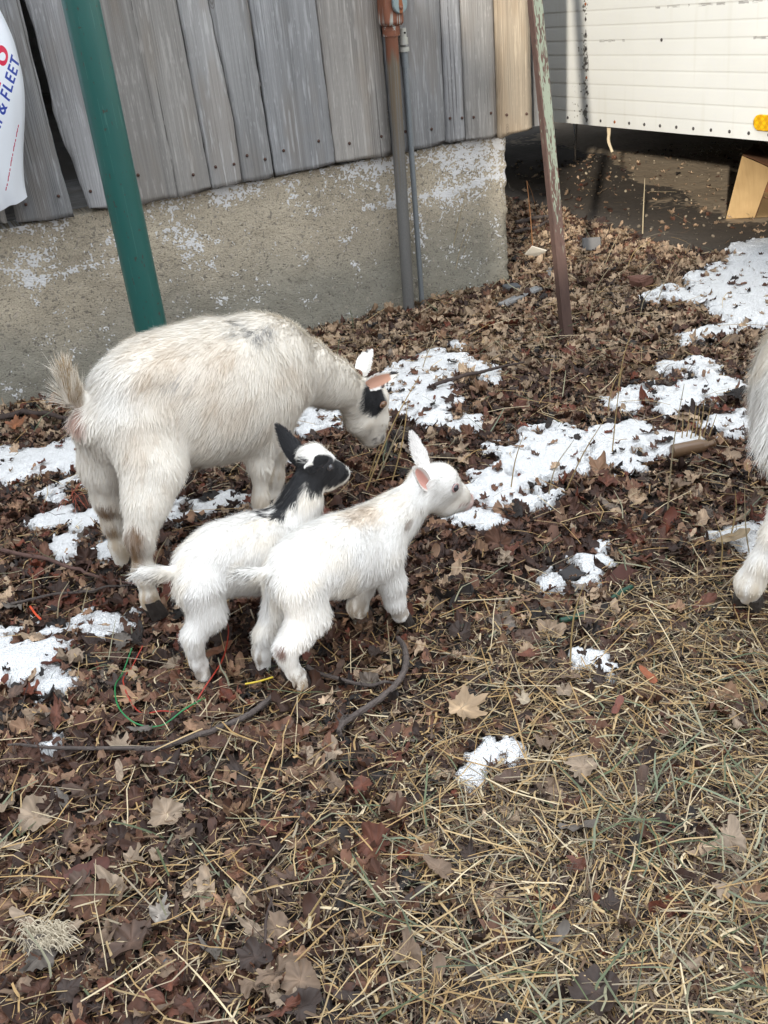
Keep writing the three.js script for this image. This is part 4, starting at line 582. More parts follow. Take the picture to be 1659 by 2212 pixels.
// white kid
makeGoat({ name: 'goat_kid', category: 'kid goat', label: 'young all white goat kid with pink nose and one ear raised', origin: [-0.215, -1.43], phi: 36, cell: 0.005, seed: 33, density: 150000, hairWidth: 0.0011, lift: 0.19,
  build: ({ P, L, chain, leg }) => {
    const back = V(-0.75, -0.7, 0);
    chain([P(622, 1226, 52), P(675, 1214, 75), P(738, 1198, 85), P(800, 1170, 75)], 0.025, 0.0145, back);
    chain([P(812, 1148, 62), P(852, 1118, 50), P(895, 1080, 43)], 0.025, 0.014, V(-0.8, -0.6, 0));
    chain([P(920, 1043, 42), P(948, 1045, 43), P(984, 1070, 27), P(1007, 1080, 17)], 0.012, 0.008, V(-1, 0.1, 0));
    chain([P(925, 1074, 34), P(962, 1088, 25), P(1002, 1092, 12)], 0.012, 0.008, V(-1, -0.4, 0));
    leg([P(645, 1262, 60, 0.03), P(668, 1330, 42, 0.044), P(640, 1372, 31, 0.047), P(613, 1402, 20, 0.048), P(622, 1424, 16, 0.049), P(634, 1450, 14, 0.05), P(650, 1478, 15, 0.05), P(660, 1496, 9, 0.05)], 0.018, 0.011, 0.026);
    leg([P(618, 1260, 52, -0.03), P(602, 1320, 34, -0.042), P(570, 1372, 21, -0.046), P(565, 1410, 17, -0.048), P(569, 1440, 15, -0.05), P(574, 1456, 9, -0.05)], 0.018, 0.011, 0.026);
    leg([P(822, 1205, 50, 0.032), P(846, 1258, 29, 0.04), P(853, 1300, 20, 0.042), P(864, 1328, 16, 0.043), P(876, 1346, 10, 0.043)], 0.018, 0.010, 0.026);
    leg([P(790, 1200, 48, -0.03), P(780, 1265, 28, -0.04), P(772, 1310, 20, -0.042), P(780, 1342, 16, -0.043), P(792, 1362, 10, -0.043)], 0.018, 0.010, 0.026);
    chain([P(578, 1236, 13), P(548, 1240, 13), P(520, 1236, 10)], 0.008, 0.024, V(-1, -0.1, 0));
  },
  paint: ({ hit }) => { const tan = blob(hit, [[790, 1105, 34], [770, 1115, 26]], 1.7), brn = blob(hit, [[605, 1408, 12], [612, 1414, 10]], 1.6), pk = blob(hit, [[1022, 1072, 14], [1018, 1095, 14]], 1.8), dirt = blob(hit, [[880, 1130, 30], [905, 1115, 24], [935, 1050, 22], [930, 1080, 18], [870, 1160, 20]], 1.75), nos = blob(hit, [[1019, 1070, 5]], 1.8), mouth = blob(hit, [[1010, 1089, 3.5], [1003, 1091, 3.5], [996, 1092, 3]], 1.8);
    return (p, g, r) => { const n = vn3(p.x * 22, p.y * 22, p.z * 22), n2 = vn3(p.x * 80, p.y * 45, p.z * 80); let c = mixc([0.66, 0.635, 0.59], [0.84, 0.825, 0.80], r); c = mixc(c, CREAM, 0.5 * sst(0.5, 0.8, n)); c = mixc(c, [0.50, 0.385, 0.27], 0.75 * inBlob(tan, p, 0.02, false)); c = mixc(c, [0.20, 0.14, 0.10], inBlob(dirt, p, 0.02, false) * sst(0.66, 0.74, n2 + 0.1 * (r - 0.5)) * 0.75);
      c = mixc(c, [0.12, 0.045, 0.025], 0.9 * inBlob(brn, p, 0.005, false)); c = mixc(c, [0.68, 0.42, 0.38], 0.6 * inBlob(pk, p, 0.008)); c = mixc(c, [0.30, 0.10, 0.09], 0.8 * Math.max(inBlob(nos, p, 0.002), inBlob(mouth, p, 0.002))); c = mixc(c, [0.28, 0.22, 0.16], 0.85 * sst(0.08, 0.02, p.y) * sst(0.40, 0.56, n2 + 0.2 * (r - 0.5))); return c; }; },
  ears: ({ P, hit }) => { const w = () => [0.86, 0.83, 0.80], pink = (s, t) => Math.abs(t) < 0.7 && s < 0.85 ? [0.70, 0.36, 0.30] : [0.84, 0.78, 0.73]; return [{ base: P(918, 1012, 1, -0.012).p, tip: P(888, 934, 1, -0.035).p, width: 0.0155, cup: 0.45, face: V(0.5, -0.2, -1), inner: pink, back: w }, { base: hit(928, 1050), tip: P(895, 1012, 1, 0.062).p, width: 0.018, cup: 0.5, face: V(0.75, -0.35, 0.8), inner: pink, back: w }]; },
  eyes: ({ hit }) => { const p = hit(984, 1054), q = p.clone(); q.z = -q.z; return [{ p, r: 0.0085, m: darkEye, lid: lidPink }, { p: q, r: 0.0085, m: darkEye, lid: lidPink }]; },
});
// second adult, walking out of the picture
makeGoat({ name: 'goat', category: 'goat', label: 'white goat walking away beside the straw cluster with one hind leg trailing', origin: [0.739, -1.436], phi: 55, cell: 0.0085, seed: 44, density: 60000, hairWidth: 0.0014, lift: 0.28,
  build: ({ P, L, chain, leg }) => {
    const back = V(-0.75, -0.72, 0), down = V(-0.35, -1, 0);
    chain([L(0.03, 0.41, -0.03, 0.085), L(0.12, 0.395, -0.025, 0.125), L(0.28, 0.375, -0.02, 0.145), L(0.42, 0.38, 0.0, 0.14), L(0.52, 0.39, 0.02, 0.11)], 0.05, 0.026, back);
    chain([L(-0.01, 0.35, -0.05, 0.06), L(0.05, 0.34, -0.05, 0.08)], 0.04, 0.034, down);
    chain([L(0.56, 0.38, 0.03, 0.085), L(0.64, 0.36, 0.06, 0.062), L(0.71, 0.31, 0.09, 0.05)], 0.05, 0.026, V(-0.9, -0.5, 0));
    chain([L(0.73, 0.28, 0.10, 0.042), L(0.77, 0.22, 0.11, 0.034), L(0.79, 0.13, 0.12, 0.022)], 0.02, 0.008, V(-0.2, 1, 0));
    leg([L(0.07, 0.34, -0.03, 0.075), L(0.10, 0.26, -0.05, 0.045), L(0.03, 0.19, -0.058, 0.027), L(0.0, 0.15, -0.068, 0.022), L(-0.015, 0.10, -0.084, 0.019), L(-0.02, 0.058, -0.098, 0.026), L(-0.012, 0.03, -0.10, 0.021)], 0.025, 0.012, 0.030);
    leg([L(0.08, 0.33, 0.05, 0.08), L(0.13, 0.24, 0.085, 0.05), L(0.09, 0.17, 0.095, 0.026), L(0.11, 0.08, 0.10, 0.02), L(0.12, 0.03, 0.10, 0.02)], 0.03, 0.014, 0.032);
    leg([L(0.46, 0.32, 0.06, 0.06), L(0.47, 0.24, 0.075, 0.036), L(0.48, 0.15, 0.08, 0.024), L(0.48, 0.08, 0.08, 0.018), L(0.49, 0.03, 0.08, 0.019)], 0.03, 0.014, 0.032);
    leg([L(0.46, 0.32, -0.06, 0.06), L(0.44, 0.24, -0.075, 0.036), L(0.42, 0.15, -0.08, 0.024), L(0.40, 0.08, -0.08, 0.018), L(0.41, 0.03, -0.08, 0.019)], 0.03, 0.014, 0.032);
    chain([L(-0.04, 0.44, -0.03, 0.02), L(-0.06, 0.48, -0.02, 0.02), L(-0.065, 0.52, -0.01, 0.012)], 0.012, 0.045, V(-0.2, 1, 0));
  },
  paint: ({ hit }) => { const pad = blob(hit, [[1612, 1318, 15]], 1.85); return (p, g, r) => { const n = vn3(p.x * 20, p.y * 20, p.z * 20), n2 = vn3(p.x * 60, p.y * 30, p.z * 60); let c = mixc(WHITE, [0.82, 0.80, 0.76], r); c = mixc(c, CREAM, 0.6 * sst(0.45, 0.75, n)); c = mixc(c, [0.50, 0.38, 0.22], 0.5 * sst(0.16, 0.03, p.y) * sst(0.35, 0.65, n2)); c = mixc(c, [0.33, 0.18, 0.10], 0.85 * inBlob(pad, p, 0.004, false)); return c; }; },
  ears: ({ L }) => [-1, 1].map((s) => ({ base: V(0.715, 0.32, 0.10 + s * 0.03), tip: V(0.70, 0.33, 0.10 + s * 0.13), width: 0.022, cup: 0.5, face: V(1, 0, s * 0.3), inner: () => [0.6, 0.4, 0.35], back: () => WHITE })),
  eyes: ({ L }) => [-1, 1].map((s) => ({ p: V(0.775, 0.245, 0.107 + s * 0.034), r: 0.0085, m: amberEye, lid: lidTan })),
});

// ------------------------------------------------------------------ leaves
function leafGeo(seed, kind) {
  const r = rng(seed), NA = kind === 2 ? 18 : 44, rings = [0, 0.35, 0.7, 1], pos = [], idx = [], cc = [];
  const curl = 0.3 + r() * 0.9, fold = (r() - 0.35) * (kind === 2 ? 0.45 : 1.0), tw = (r() - 0.5) * 0.8, lob = kind === 0 ? [0, 0.95, -0.95, 2.0, -2.0] : [0, 0.6, -0.6, 1.25, -1.25, 2.1, -2.1], amp = kind === 0 ? [1, 0.9, 0.88, 0.62, 0.6] : [1, 0.62, 0.6, 0.52, 0.5, 0.42, 0.4];
  const tear = r() * 6.28, tearOn = r() < 0.5;
  const asp = kind === 3 ? 0.4 + 0.5 * r() : 1; const rad = (a) => { let v; if (kind === 3) v = 0.45 + 0.75 * (fbm(Math.cos(a) * 1.6 + seed, Math.sin(a) * 1.6 + seed * 3, 3)) * (0.6 + 0.5 * vn(a * 6, seed)); else if (kind === 2) v = 0.42 + 0.58 * Math.abs(Math.cos(a)) ** 1.5 * 1; else { v = kind === 0 ? 0.42 : 0.36; lob.forEach((l, i) => { const d = Math.atan2(Math.sin(a - l), Math.cos(a - l)), tooth = Math.abs(((d * 2.6 + seed * 0.37) % 1 + 1) % 1 - 0.5) * 2; v = Math.max(v, amp[i] * (1 - Math.abs(d) * (kind === 0 ? 1.12 : 1.7)) + 0.26 * amp[i] * (tooth - 0.5) * Math.min(1, Math.abs(d) * 4)); }); } v *= 0.94 + 0.12 * vn(a * 7 + 20, seed * 3); if (tearOn) { const d = Math.abs(Math.atan2(Math.sin(a - tear), Math.cos(a - tear))); if (d < 0.7) v *= 0.55 + 0.25 * vn(a * 15, seed); } return v; };
  for (let k = 0; k < rings.length; k++) for (let i = 0; i < NA; i++) { const a = i / NA * Math.PI * 2, q = rad(a) * rings[k] * 0.5, x = Math.cos(a) * q * (kind === 2 ? 1.1 : 1), z = Math.sin(a) * q * (kind === 2 ? 0.62 : asp);
    const R2 = Math.hypot(x, z); let y = curl * R2 * R2 * 1.1 + fold * Math.abs(z) * 0.7 + tw * x * z + (kind === 3 ? 0.55 : 0.34) * (fbm(x * 6 + seed, z * 6, 2) - 0.5) * (0.3 + rings[k]) + 0.05 * (hash2(i + seed, k) - 0.5) * rings[k];
    pos.push(x, y, z); let vein = 0; for (const l of kind === 2 ? [0, 3.14] : lob) { const d = Math.abs(Math.atan2(Math.sin(a - l), Math.cos(a - l))); vein = Math.max(vein, 1 - d * 7 * (0.4 + rings[k])); }
    const v = 0.62 + 0.55 * vn(x * 9 + seed, z * 9) * vn(x * 25 + seed, z * 25) * 1.6 + 0.05 * Math.max(0, vein); cc.push(v, v * 0.97, v * 0.95); }
  for (let k = 0; k < rings.length - 1; k++) for (let i = 0; i < NA; i++) { const a = k * NA + i, b = k * NA + (i + 1) % NA, c = a + NA, d = b + NA; if (k) idx.push(a, b, c); idx.push(b, d, c); }
  const st = pos.length / 3; pos.push(-0.02, 0, 0.008, -0.02, 0, -0.008, -0.42, 0.09 + 0.1 * r(), 0.12 * (r() - 0.5)); cc.push(0.8, 0.7, 0.6, 0.8, 0.7, 0.6, 0.8, 0.7, 0.6); if (kind < 2) idx.push(st, st + 1, st + 2);
  return geoFrom(pos, idx, null, cc);
}
const leafMat = std({ vertexColors: true, roughness: 0.72 });
const leafGeos = [[1, 0], [2, 0], [3, 1], [4, 1], [5, 2], [6, 0], [7, 1], [8, 2], [9, 3], [10, 3], [11, 3], [12, 3], [14, 3], [15, 3], [16, 3], [17, 3]].map(([s, k]) => leafGeo(s * 13 + 1, k));
const leafTones = [[[0.032, 0.013, 0.007], 24], [[0.066, 0.026, 0.014], 26], [[0.125, 0.056, 0.031], 20], [[0.235, 0.138, 0.082], 15], [[0.38, 0.275, 0.185], 12], [[0.130, 0.034, 0.016], 9], [[0.013, 0.008, 0.006], 16], [[0.16, 0.128, 0.103], 5]];
const pick = (tab, r) => { let t = tab.reduce((a, b) => a + b[1], 0) * r; for (const e of tab) { t -= e[1]; if (t <= 0) return e[0]; } return tab[0][0]; };
const inView = (x, z, m = 90) => { const [px, py, d] = project(V(x, 0, z)); return d > 0 && px > -m && px < 1659 + m && py > 0 && py < 2212 + m; };
const strawness = (x, z) => clamp(0.16 * sst(0.52, 0.66, fbm(x * 4 + 60, z * 4, 3)) + sst(-1.75, -1.1, z + 0.42 * x + 0.5 * (fbm(x * 2.2, z * 2.2, 3) - 0.5)) * (0.24 + 0.76 * sst(-0.3, 0.25, x + 0.4 * (fbm(x * 3 + 8, z * 3, 2) - 0.5))) + 0.55 * sst(0.25, 0.6, x) * sst(-1.7, -1.45, z));
const behindWall = (x, z) => { const w = x * W.x + z * W.z, u = x * U.x + z * U.z; return w < WALL - 0.0 && u < 2.02; };
const tint = (c, r, s = 0.3) => { const k = 1 - s + 2 * s * r; return col(c[0] * k, c[1] * k, c[2] * k); };
{
  const r = rng(101), lists = leafGeos.map(() => []), e = new THREE.Euler(), q = new THREE.Quaternion(), m = new THREE.Matrix4();
  let placed = 0; for (let k = 0; k < 170000 && placed < 36000; k++) { const z = -0.6 - r() * 5.2, x = -1.6 + r() * 4.2; if (!inView(x, z)) continue; if (behindWall(x, z)) continue;
    const sw = strawness(x, z), dt = dirtAt(x, z), sn = snowAt(x, z), keep = (1 - 0.62 * sw) * (1 - 0.975 * dt) * (sn > 0.004 ? 0.07 : 1); const depth = -z; if (r() > keep) continue;
    const size = (r() < 0.42 ? 0.011 + 0.014 * r() : 0.026 + 0.040 * r() * r() + (r() < 0.04 ? 0.02 : 0)) * (dt > 0.5 ? 0.7 : sn > 0.004 ? 0.4 + 0.4 * r() : 1), up = sn > 0.004 ? 0.030 : 0.002 + 0.020 * r() * r();
    e.set((r() - 0.5) * 1.05, r() * 6.283, (r() - 0.5) * 1.05); q.setFromEuler(e); m.compose(V(x, groundH(x, z) + up + size * 0.06, z), q, V(size * 1.25, size * (0.6 + 0.9 * r()), size * 1.25));
    const wetPatch = fbm(x * 3.3 + 3, z * 3.3, 3); let tone = pick(leafTones, clamp(r() * (wetPatch < 0.42 ? 0.62 : 1))); const paintedSun = sst(-2.3, -3.0, z); if (r() < 0.55 * paintedSun) tone = r() < 0.5 ? [0.24, 0.165, 0.105] : [0.34, 0.25, 0.165];  // sunlight put into the colour: more pale leaves farther back
    lists[Math.floor(r() * lists.length)].push([m.clone(), tint(tone, r())]); placed++; }
  lists.forEach((l, i) => { const im = new THREE.InstancedMesh(leafGeos[i], leafMat, l.length); l.forEach(([a, c], k) => { im.setMatrixAt(k, a); im.setColorAt(k, c); }); shade(tag(top(im, 'leaf_litter'), 'layer of brown dead leaves covering the yard', null, 'leaf litter', 'stuff')); });
  // the leaves that show largest
  const named = [[[0.27, 0.205, 0.145], 'pale tan', 5], [[0.085, 0.050, 0.034], 'mid brown', 4], [[0.115, 0.038, 0.020], 'reddish', 3], [[0.165, 0.112, 0.074], 'light brown', 4], [[0.036, 0.021, 0.015], 'dark brown', 3], [[0.115, 0.098, 0.083], 'grey', 1]];
  const shapes = ['lobed', 'lobed', 'deeply notched', 'deeply notched', 'oval', 'lobed', 'deeply notched', 'oval', 'torn', 'torn', 'torn', 'torn', 'torn', 'torn', 'torn', 'torn']; const mats = {};
  for (let k = 0, n = 0; n < 190 && k < 4000; k++) { const px = r() * 1659, py = 760 + Math.pow(r(), 0.75) * 1452, g = gnd(px, py); if (behindWall(g.x, g.z) || snowAt(g.x, g.z) > -0.01 || dirtAt(g.x, g.z) > 0.3 || r() < strawness(g.x, g.z) * 0.75) continue; n++;
    const tn = pick(named.map((a) => [a, a[2]]), r()), i = Math.floor(r() * leafGeos.length), sz = (0.032 + 0.028 * r()) * (shapes[i] === 'oval' ? 0.75 : 1.1); const mt = mats[tn[1]] ??= std({ vertexColors: true, roughness: 0.7, color: col(...tn[0]) });
    const o = new THREE.Mesh(leafGeos[i], mt); o.position.set(g.x, groundH(g.x, g.z) + 0.020 + 0.008 * r(), g.z); o.rotation.set((r() - 0.5) * 0.8, r() * 6.28, (r() - 0.5) * 0.8); o.scale.set(sz * 1.25, sz * (0.6 + 0.7 * r()), sz * 1.25);
    shade(tag(top(o, 'fallen_leaf'), `${tn[1]} ${shapes[i]} dead leaf on top of the litter`, 'leaf', `${tn[1]} ${shapes[i]} leaves`)); }
  const leafAt = (px, py, sz, c, i, label, rot, tilt = 0.15) => { const g = gnd(px, py), o = new THREE.Mesh(leafGeos[i], std({ vertexColors: true, roughness: 0.7, color: col(...c) })); o.position.set(g.x, groundH(g.x, g.z) + 0.034, g.z); o.rotation.set(tilt, rot, 0.05); o.scale.set(sz * 1.2, sz * 0.6, sz * 1.2); shade(tag(top(o, 'fallen_leaf'), label, 'leaf')); };
  leafAt(1000, 1562, 0.088, [0.34, 0.24, 0.145], 0, 'large golden tan maple leaf near the icy snow', 0.4, 0.3);
  leafAt(1132, 1545, 0.050, [0.34, 0.28, 0.20], 3, 'curled pale leaf beside the large maple leaf', 2.2);
  leafAt(1333, 1560, 0.032, [0.15, 0.048, 0.030], 4, 'smooth red leaf on the matted straw', 1.0);
  leafAt(1398, 1495, 0.034, [0.24, 0.07, 0.025], 4, 'small bright orange leaf on the straw', 2.0);
  leafAt(40, 940, 0.075, [0.22, 0.085, 0.035], 0, 'orange brown maple leaf by the foundation', 1.7, 0.3);
  leafAt(478, 1438, 0.048, [0.16, 0.068, 0.034], 7, 'smooth russet leaf between the kids hind legs', 0.5);
  leafAt(355, 2005, 0.060, [0.30, 0.27, 0.235], 3, 'pale grey leaf standing in the foreground straw', 1.2, 0.7);
  leafAt(200, 1910, 0.055, [0.085, 0.026, 0.017], 4, 'long rolled dark red leaf in the foreground', 0.2, 0.5);
  leafAt(1020, 770, 0.05, [0.14, 0.10, 0.065], 2, 'notched leaf lying on the edge of the branch', 0.2);
  leafAt(1580, 1190, 0.06, [0.30, 0.23, 0.14], 7, 'broad oval tan leaf before the goat foot', 0.3);
}
// ------------------------------------------------------------------ straw and grass
{
  const bladeGeo = (seed) => { const r = rng(seed), n = 5, pos = [], idx = [], b = (r() - 0.5) * 0.16, k = r() < 0.6 ? (r() - 0.5) * 1.1 : 0, kp = 0.3 + 0.4 * r(), up = 0.22 * r(); for (let i = 0; i <= n; i++) { const t = i / n, x = t - 0.5, z = b * (t - 0.5) * (t - 0.5) * 2 + (t > kp ? (t - kp) * k : 0), y = up * Math.sin(t * 3.1) * 0.3, w = 0.5 * (1 - 0.55 * Math.abs(t - 0.3)); pos.push(x, y, z - w * 0.02, x, y + 0.009, z, x, y, z + w * 0.02); } for (let i = 0; i < n; i++) { const a = i * 3; for (const d of [0, 1]) idx.push(a + d, a + d + 1, a + d + 3, a + d + 1, a + d + 4, a + d + 3); } return geoFrom(pos, idx); };
  const geos = [1, 2, 3, 4, 5, 6, 7, 8].map((s) => bladeGeo(s * 7)), r = rng(202), e = new THREE.Euler(), q = new THREE.Quaternion(), m = new THREE.Matrix4(), mat = std({ roughness: 0.6 });
  const tones = [[[0.34, 0.238, 0.115], 20], [[0.29, 0.180, 0.070], 15], [[0.24, 0.192, 0.128], 10], [[0.46, 0.37, 0.235], 10], [[0.075, 0.088, 0.042], 2], [[0.14, 0.140, 0.085], 3], [[0.050, 0.028, 0.015], 34], [[0.10, 0.058, 0.030], 24]];
  const build = (name, label, N, cfg) => { const lists = geos.map(() => []); let n = 0; for (let k = 0; k < N * 8 && n < N; k++) { const z = -0.6 - Math.pow(r(), 1.35) * 4.6, x = -1.6 + r() * 4.2; if (!inView(x, z) || behindWall(x, z)) continue; const p = cfg.keep(x, z); if (r() > p) continue; n++;
      const L = cfg.len(r), wd = cfg.wid(r), sn = snowAt(x, z); e.set(0, r() * 6.283, 0); q.setFromEuler(e); const q2 = new THREE.Quaternion().setFromEuler(new THREE.Euler((r() - 0.5) * 0.5, 0, cfg.tilt(r))); q.multiply(q2);
      m.compose(V(x, groundH(x, z) + cfg.up(r) + (sn > 0 ? 0.02 : 0), z), q, V(L, L * 0.7, wd / 0.02)); lists[Math.floor(r() * geos.length)].push([m.clone(), tint(cfg.tone(r, x, z), r(), 0.28)]); }
    lists.forEach((l, i) => { const im = new THREE.InstancedMesh(geos[i], mat, l.length); l.forEach(([a, c], k) => { im.setMatrixAt(k, a); im.setColorAt(k, c); }); shade(tag(top(im, name), label, null, name.replace('_', ' '), 'stuff')); }); };
  const clump = (x, z) => fbm(x * 5 + 30, z * 5, 3);
  build('straw_litter', 'matted short straw and cut dry grass on the soil', 60000, { keep: (x, z) => (dirtAt(x, z) > 0.4 ? 0.03 : 1) * (snowAt(x, z) > 0 ? 0.05 : 1) * (0.05 + 0.95 * strawness(x, z)) * (0.45 + 0.9 * clump(x, z)), len: (r) => 0.010 + 0.045 * r() * r() + 0.016 * r(), wid: (r) => 0.0010 + 0.0034 * r() ** 3, tilt: (r) => (r() - 0.5) * 0.35, up: (r) => 0.010 + 0.016 * r(), tone: (r, x, z) => pick(tones, r()) });
  build('hay_litter', 'loose long hay stems lying across the litter', 1500, { keep: (x, z) => (dirtAt(x, z) > 0.4 ? 0.06 : 1) * (snowAt(x, z) > 0.005 ? 0.15 : 1) * (0.14 + 0.7 * strawness(x, z)) * (0.3 + 1.2 * clump(x + 7, z)), len: (r) => 0.07 + 0.13 * r() * r(), wid: (r) => 0.0014 + 0.0014 * r(), tilt: (r) => (r() - 0.5) * 0.35, up: (r) => 0.022 + 0.016 * r(), tone: (r) => pick(tones.slice(0, 4), r()) });
  build('grass_blades', 'scattered green and yellow grass blades still growing', 1100, { keep: (x, z) => (dirtAt(x, z) > 0.3 ? 0 : 1) * (snowAt(x, z) > 0 ? 0.05 : 1) * (0.1 + 0.8 * strawness(x, z)) * sst(0.42, 0.6, clump(x + 3, z + 8)), len: (r) => 0.05 + 0.07 * r(), wid: (r) => 0.002 + 0.002 * r(), tilt: (r) => 0.15 + 0.6 * r(), up: (r) => 0.03 + 0.01 * r(), tone: (r) => pick([[[0.075, 0.092, 0.042], 5], [[0.13, 0.145, 0.088], 3], [[0.22, 0.205, 0.130], 5]], r()) });
}
// ------------------------------------------------------------------ standing stalks
{
  const straw = std({ color: col(0.34, 0.24, 0.105), roughness: 0.6 }), pale = std({ color: col(0.33, 0.27, 0.17), roughness: 0.6 }), rust = std({ color: col(0.23, 0.105, 0.04), roughness: 0.7 });
  const stalk = (label, pts, rad, m, lean = 0) => { const b = gnd(pts[0][0], pts[0][1]), n = V(ray(pts[0][0], pts[0][1]).x, 0, ray(pts[0][0], pts[0][1]).z).normalize(), P3 = pts.map(([x, y], i) => { const d = ray(x, y), t = (b.clone().sub(EYE).dot(n) + lean * i) / d.dot(n); return EYE.clone().addScaledVector(d, t); }); P3[0].y -= 0.01; shade(tag(top(new THREE.Mesh(taper(P3, [rad, rad * 0.8, rad * 0.35], 6), m), 'grass_stalk'), label, 'grass stalk', 'standing dry stalks')); };
  const S = 'tall bent golden stalk between the goat muzzle and the white kid', T = 'upright straw stalk in the cluster beside the walking goat', C = 'thin dry weed stalk standing against the concrete corner', M = 'single dry stalk rising from the leaf litter';
  stalk(S, [[780, 1078], [830, 960], [862, 890], [906, 812]], 0.0022, straw, 0.01); stalk(S, [[800, 1060], [845, 965], [870, 905]], 0.002, pale); stalk(S, [[838, 1062], [868, 960], [882, 862]], 0.002, straw); stalk(S, [[790, 1045], [812, 985], [836, 925]], 0.002, straw); stalk(S, [[812, 1035], [850, 960], [872, 930]], 0.0018, pale); stalk(S, [[905, 815], [925, 760], [950, 720]], 0.0018, pale);
  for (const [a, b, c, d] of [[1478, 965, 1490, 885], [1486, 968, 1505, 870], [1496, 962, 1512, 880], [1505, 968, 1522, 862], [1512, 962, 1535, 878], [1470, 968, 1475, 890], [1520, 965, 1548, 895]]) stalk(T, [[a, b], [(a + c) / 2 + 2, (b + d) / 2], [c, d]], 0.0019, straw, 0.005);
  stalk(C, [[966, 640], [978, 540], [1003, 430], [1012, 400]], 0.0018, pale); stalk(C, [[972, 640], [1000, 520], [1045, 440]], 0.0015, pale); stalk(C, [[985, 636], [1000, 560], [1020, 470]], 0.0013, pale);
  stalk('orange brown dead stalk beside the barn corner', [[1152, 545], [1146, 470], [1138, 390]], 0.003, rust); stalk('bent tip of a dead stalk beside the barn corner', [[1162, 470], [1150, 420], [1139, 392]], 0.0018, rust);
  stalk('thin splintered stake stuck in the bare dirt', [[1388, 505], [1390, 450], [1393, 385]], 0.0035, pale);
  for (const p of [[[1188, 880], [1190, 800], [1200, 760]], [[1330, 860], [1350, 760], [1372, 700]], [[1310, 900], [1325, 830], [1350, 790]], [[1415, 660], [1440, 600], [1462, 560]], [[1380, 690], [1395, 640], [1430, 610]], [[1300, 585], [1320, 540], [1340, 500]], [[1100, 1080], [1112, 1000], [1130, 940]], [[1180, 1085], [1200, 1010], [1240, 950]], [[1215, 1070], [1260, 980], [1310, 900]], [[1440, 1130], [1455, 960], [1478, 830]], [[1270, 700], [1290, 620], [1330, 560]], [[1350, 590], [1370, 545], [1405, 520]], [[1320, 1000], [1330, 900], [1345, 780]], [[1575, 1170], [1590, 1100], [1588, 1060]], [[1555, 1240], [1560, 1170], [1545, 1120]], [[1625, 1215], [1612, 1150], [1608, 1050]], [[120, 1350], [130, 1290], [150, 1255]], [[330, 1245], [340, 1200], [362, 1160]], [[65, 1310], [72, 1270], [70, 1240]], [[170, 1340], [182, 1300], [190, 1270]], [[1230, 1450], [1240, 1330], [1262, 1260]], [[850, 1470], [842, 1400], [836, 1340]], [[640, 2010], [700, 1930], [735, 1880]], [[560, 1890], [640, 1850], [735, 1800]]]) stalk(M, p, 0.0017, hash2(p[0][0], 1) > 0.5 ? straw : pale);
}
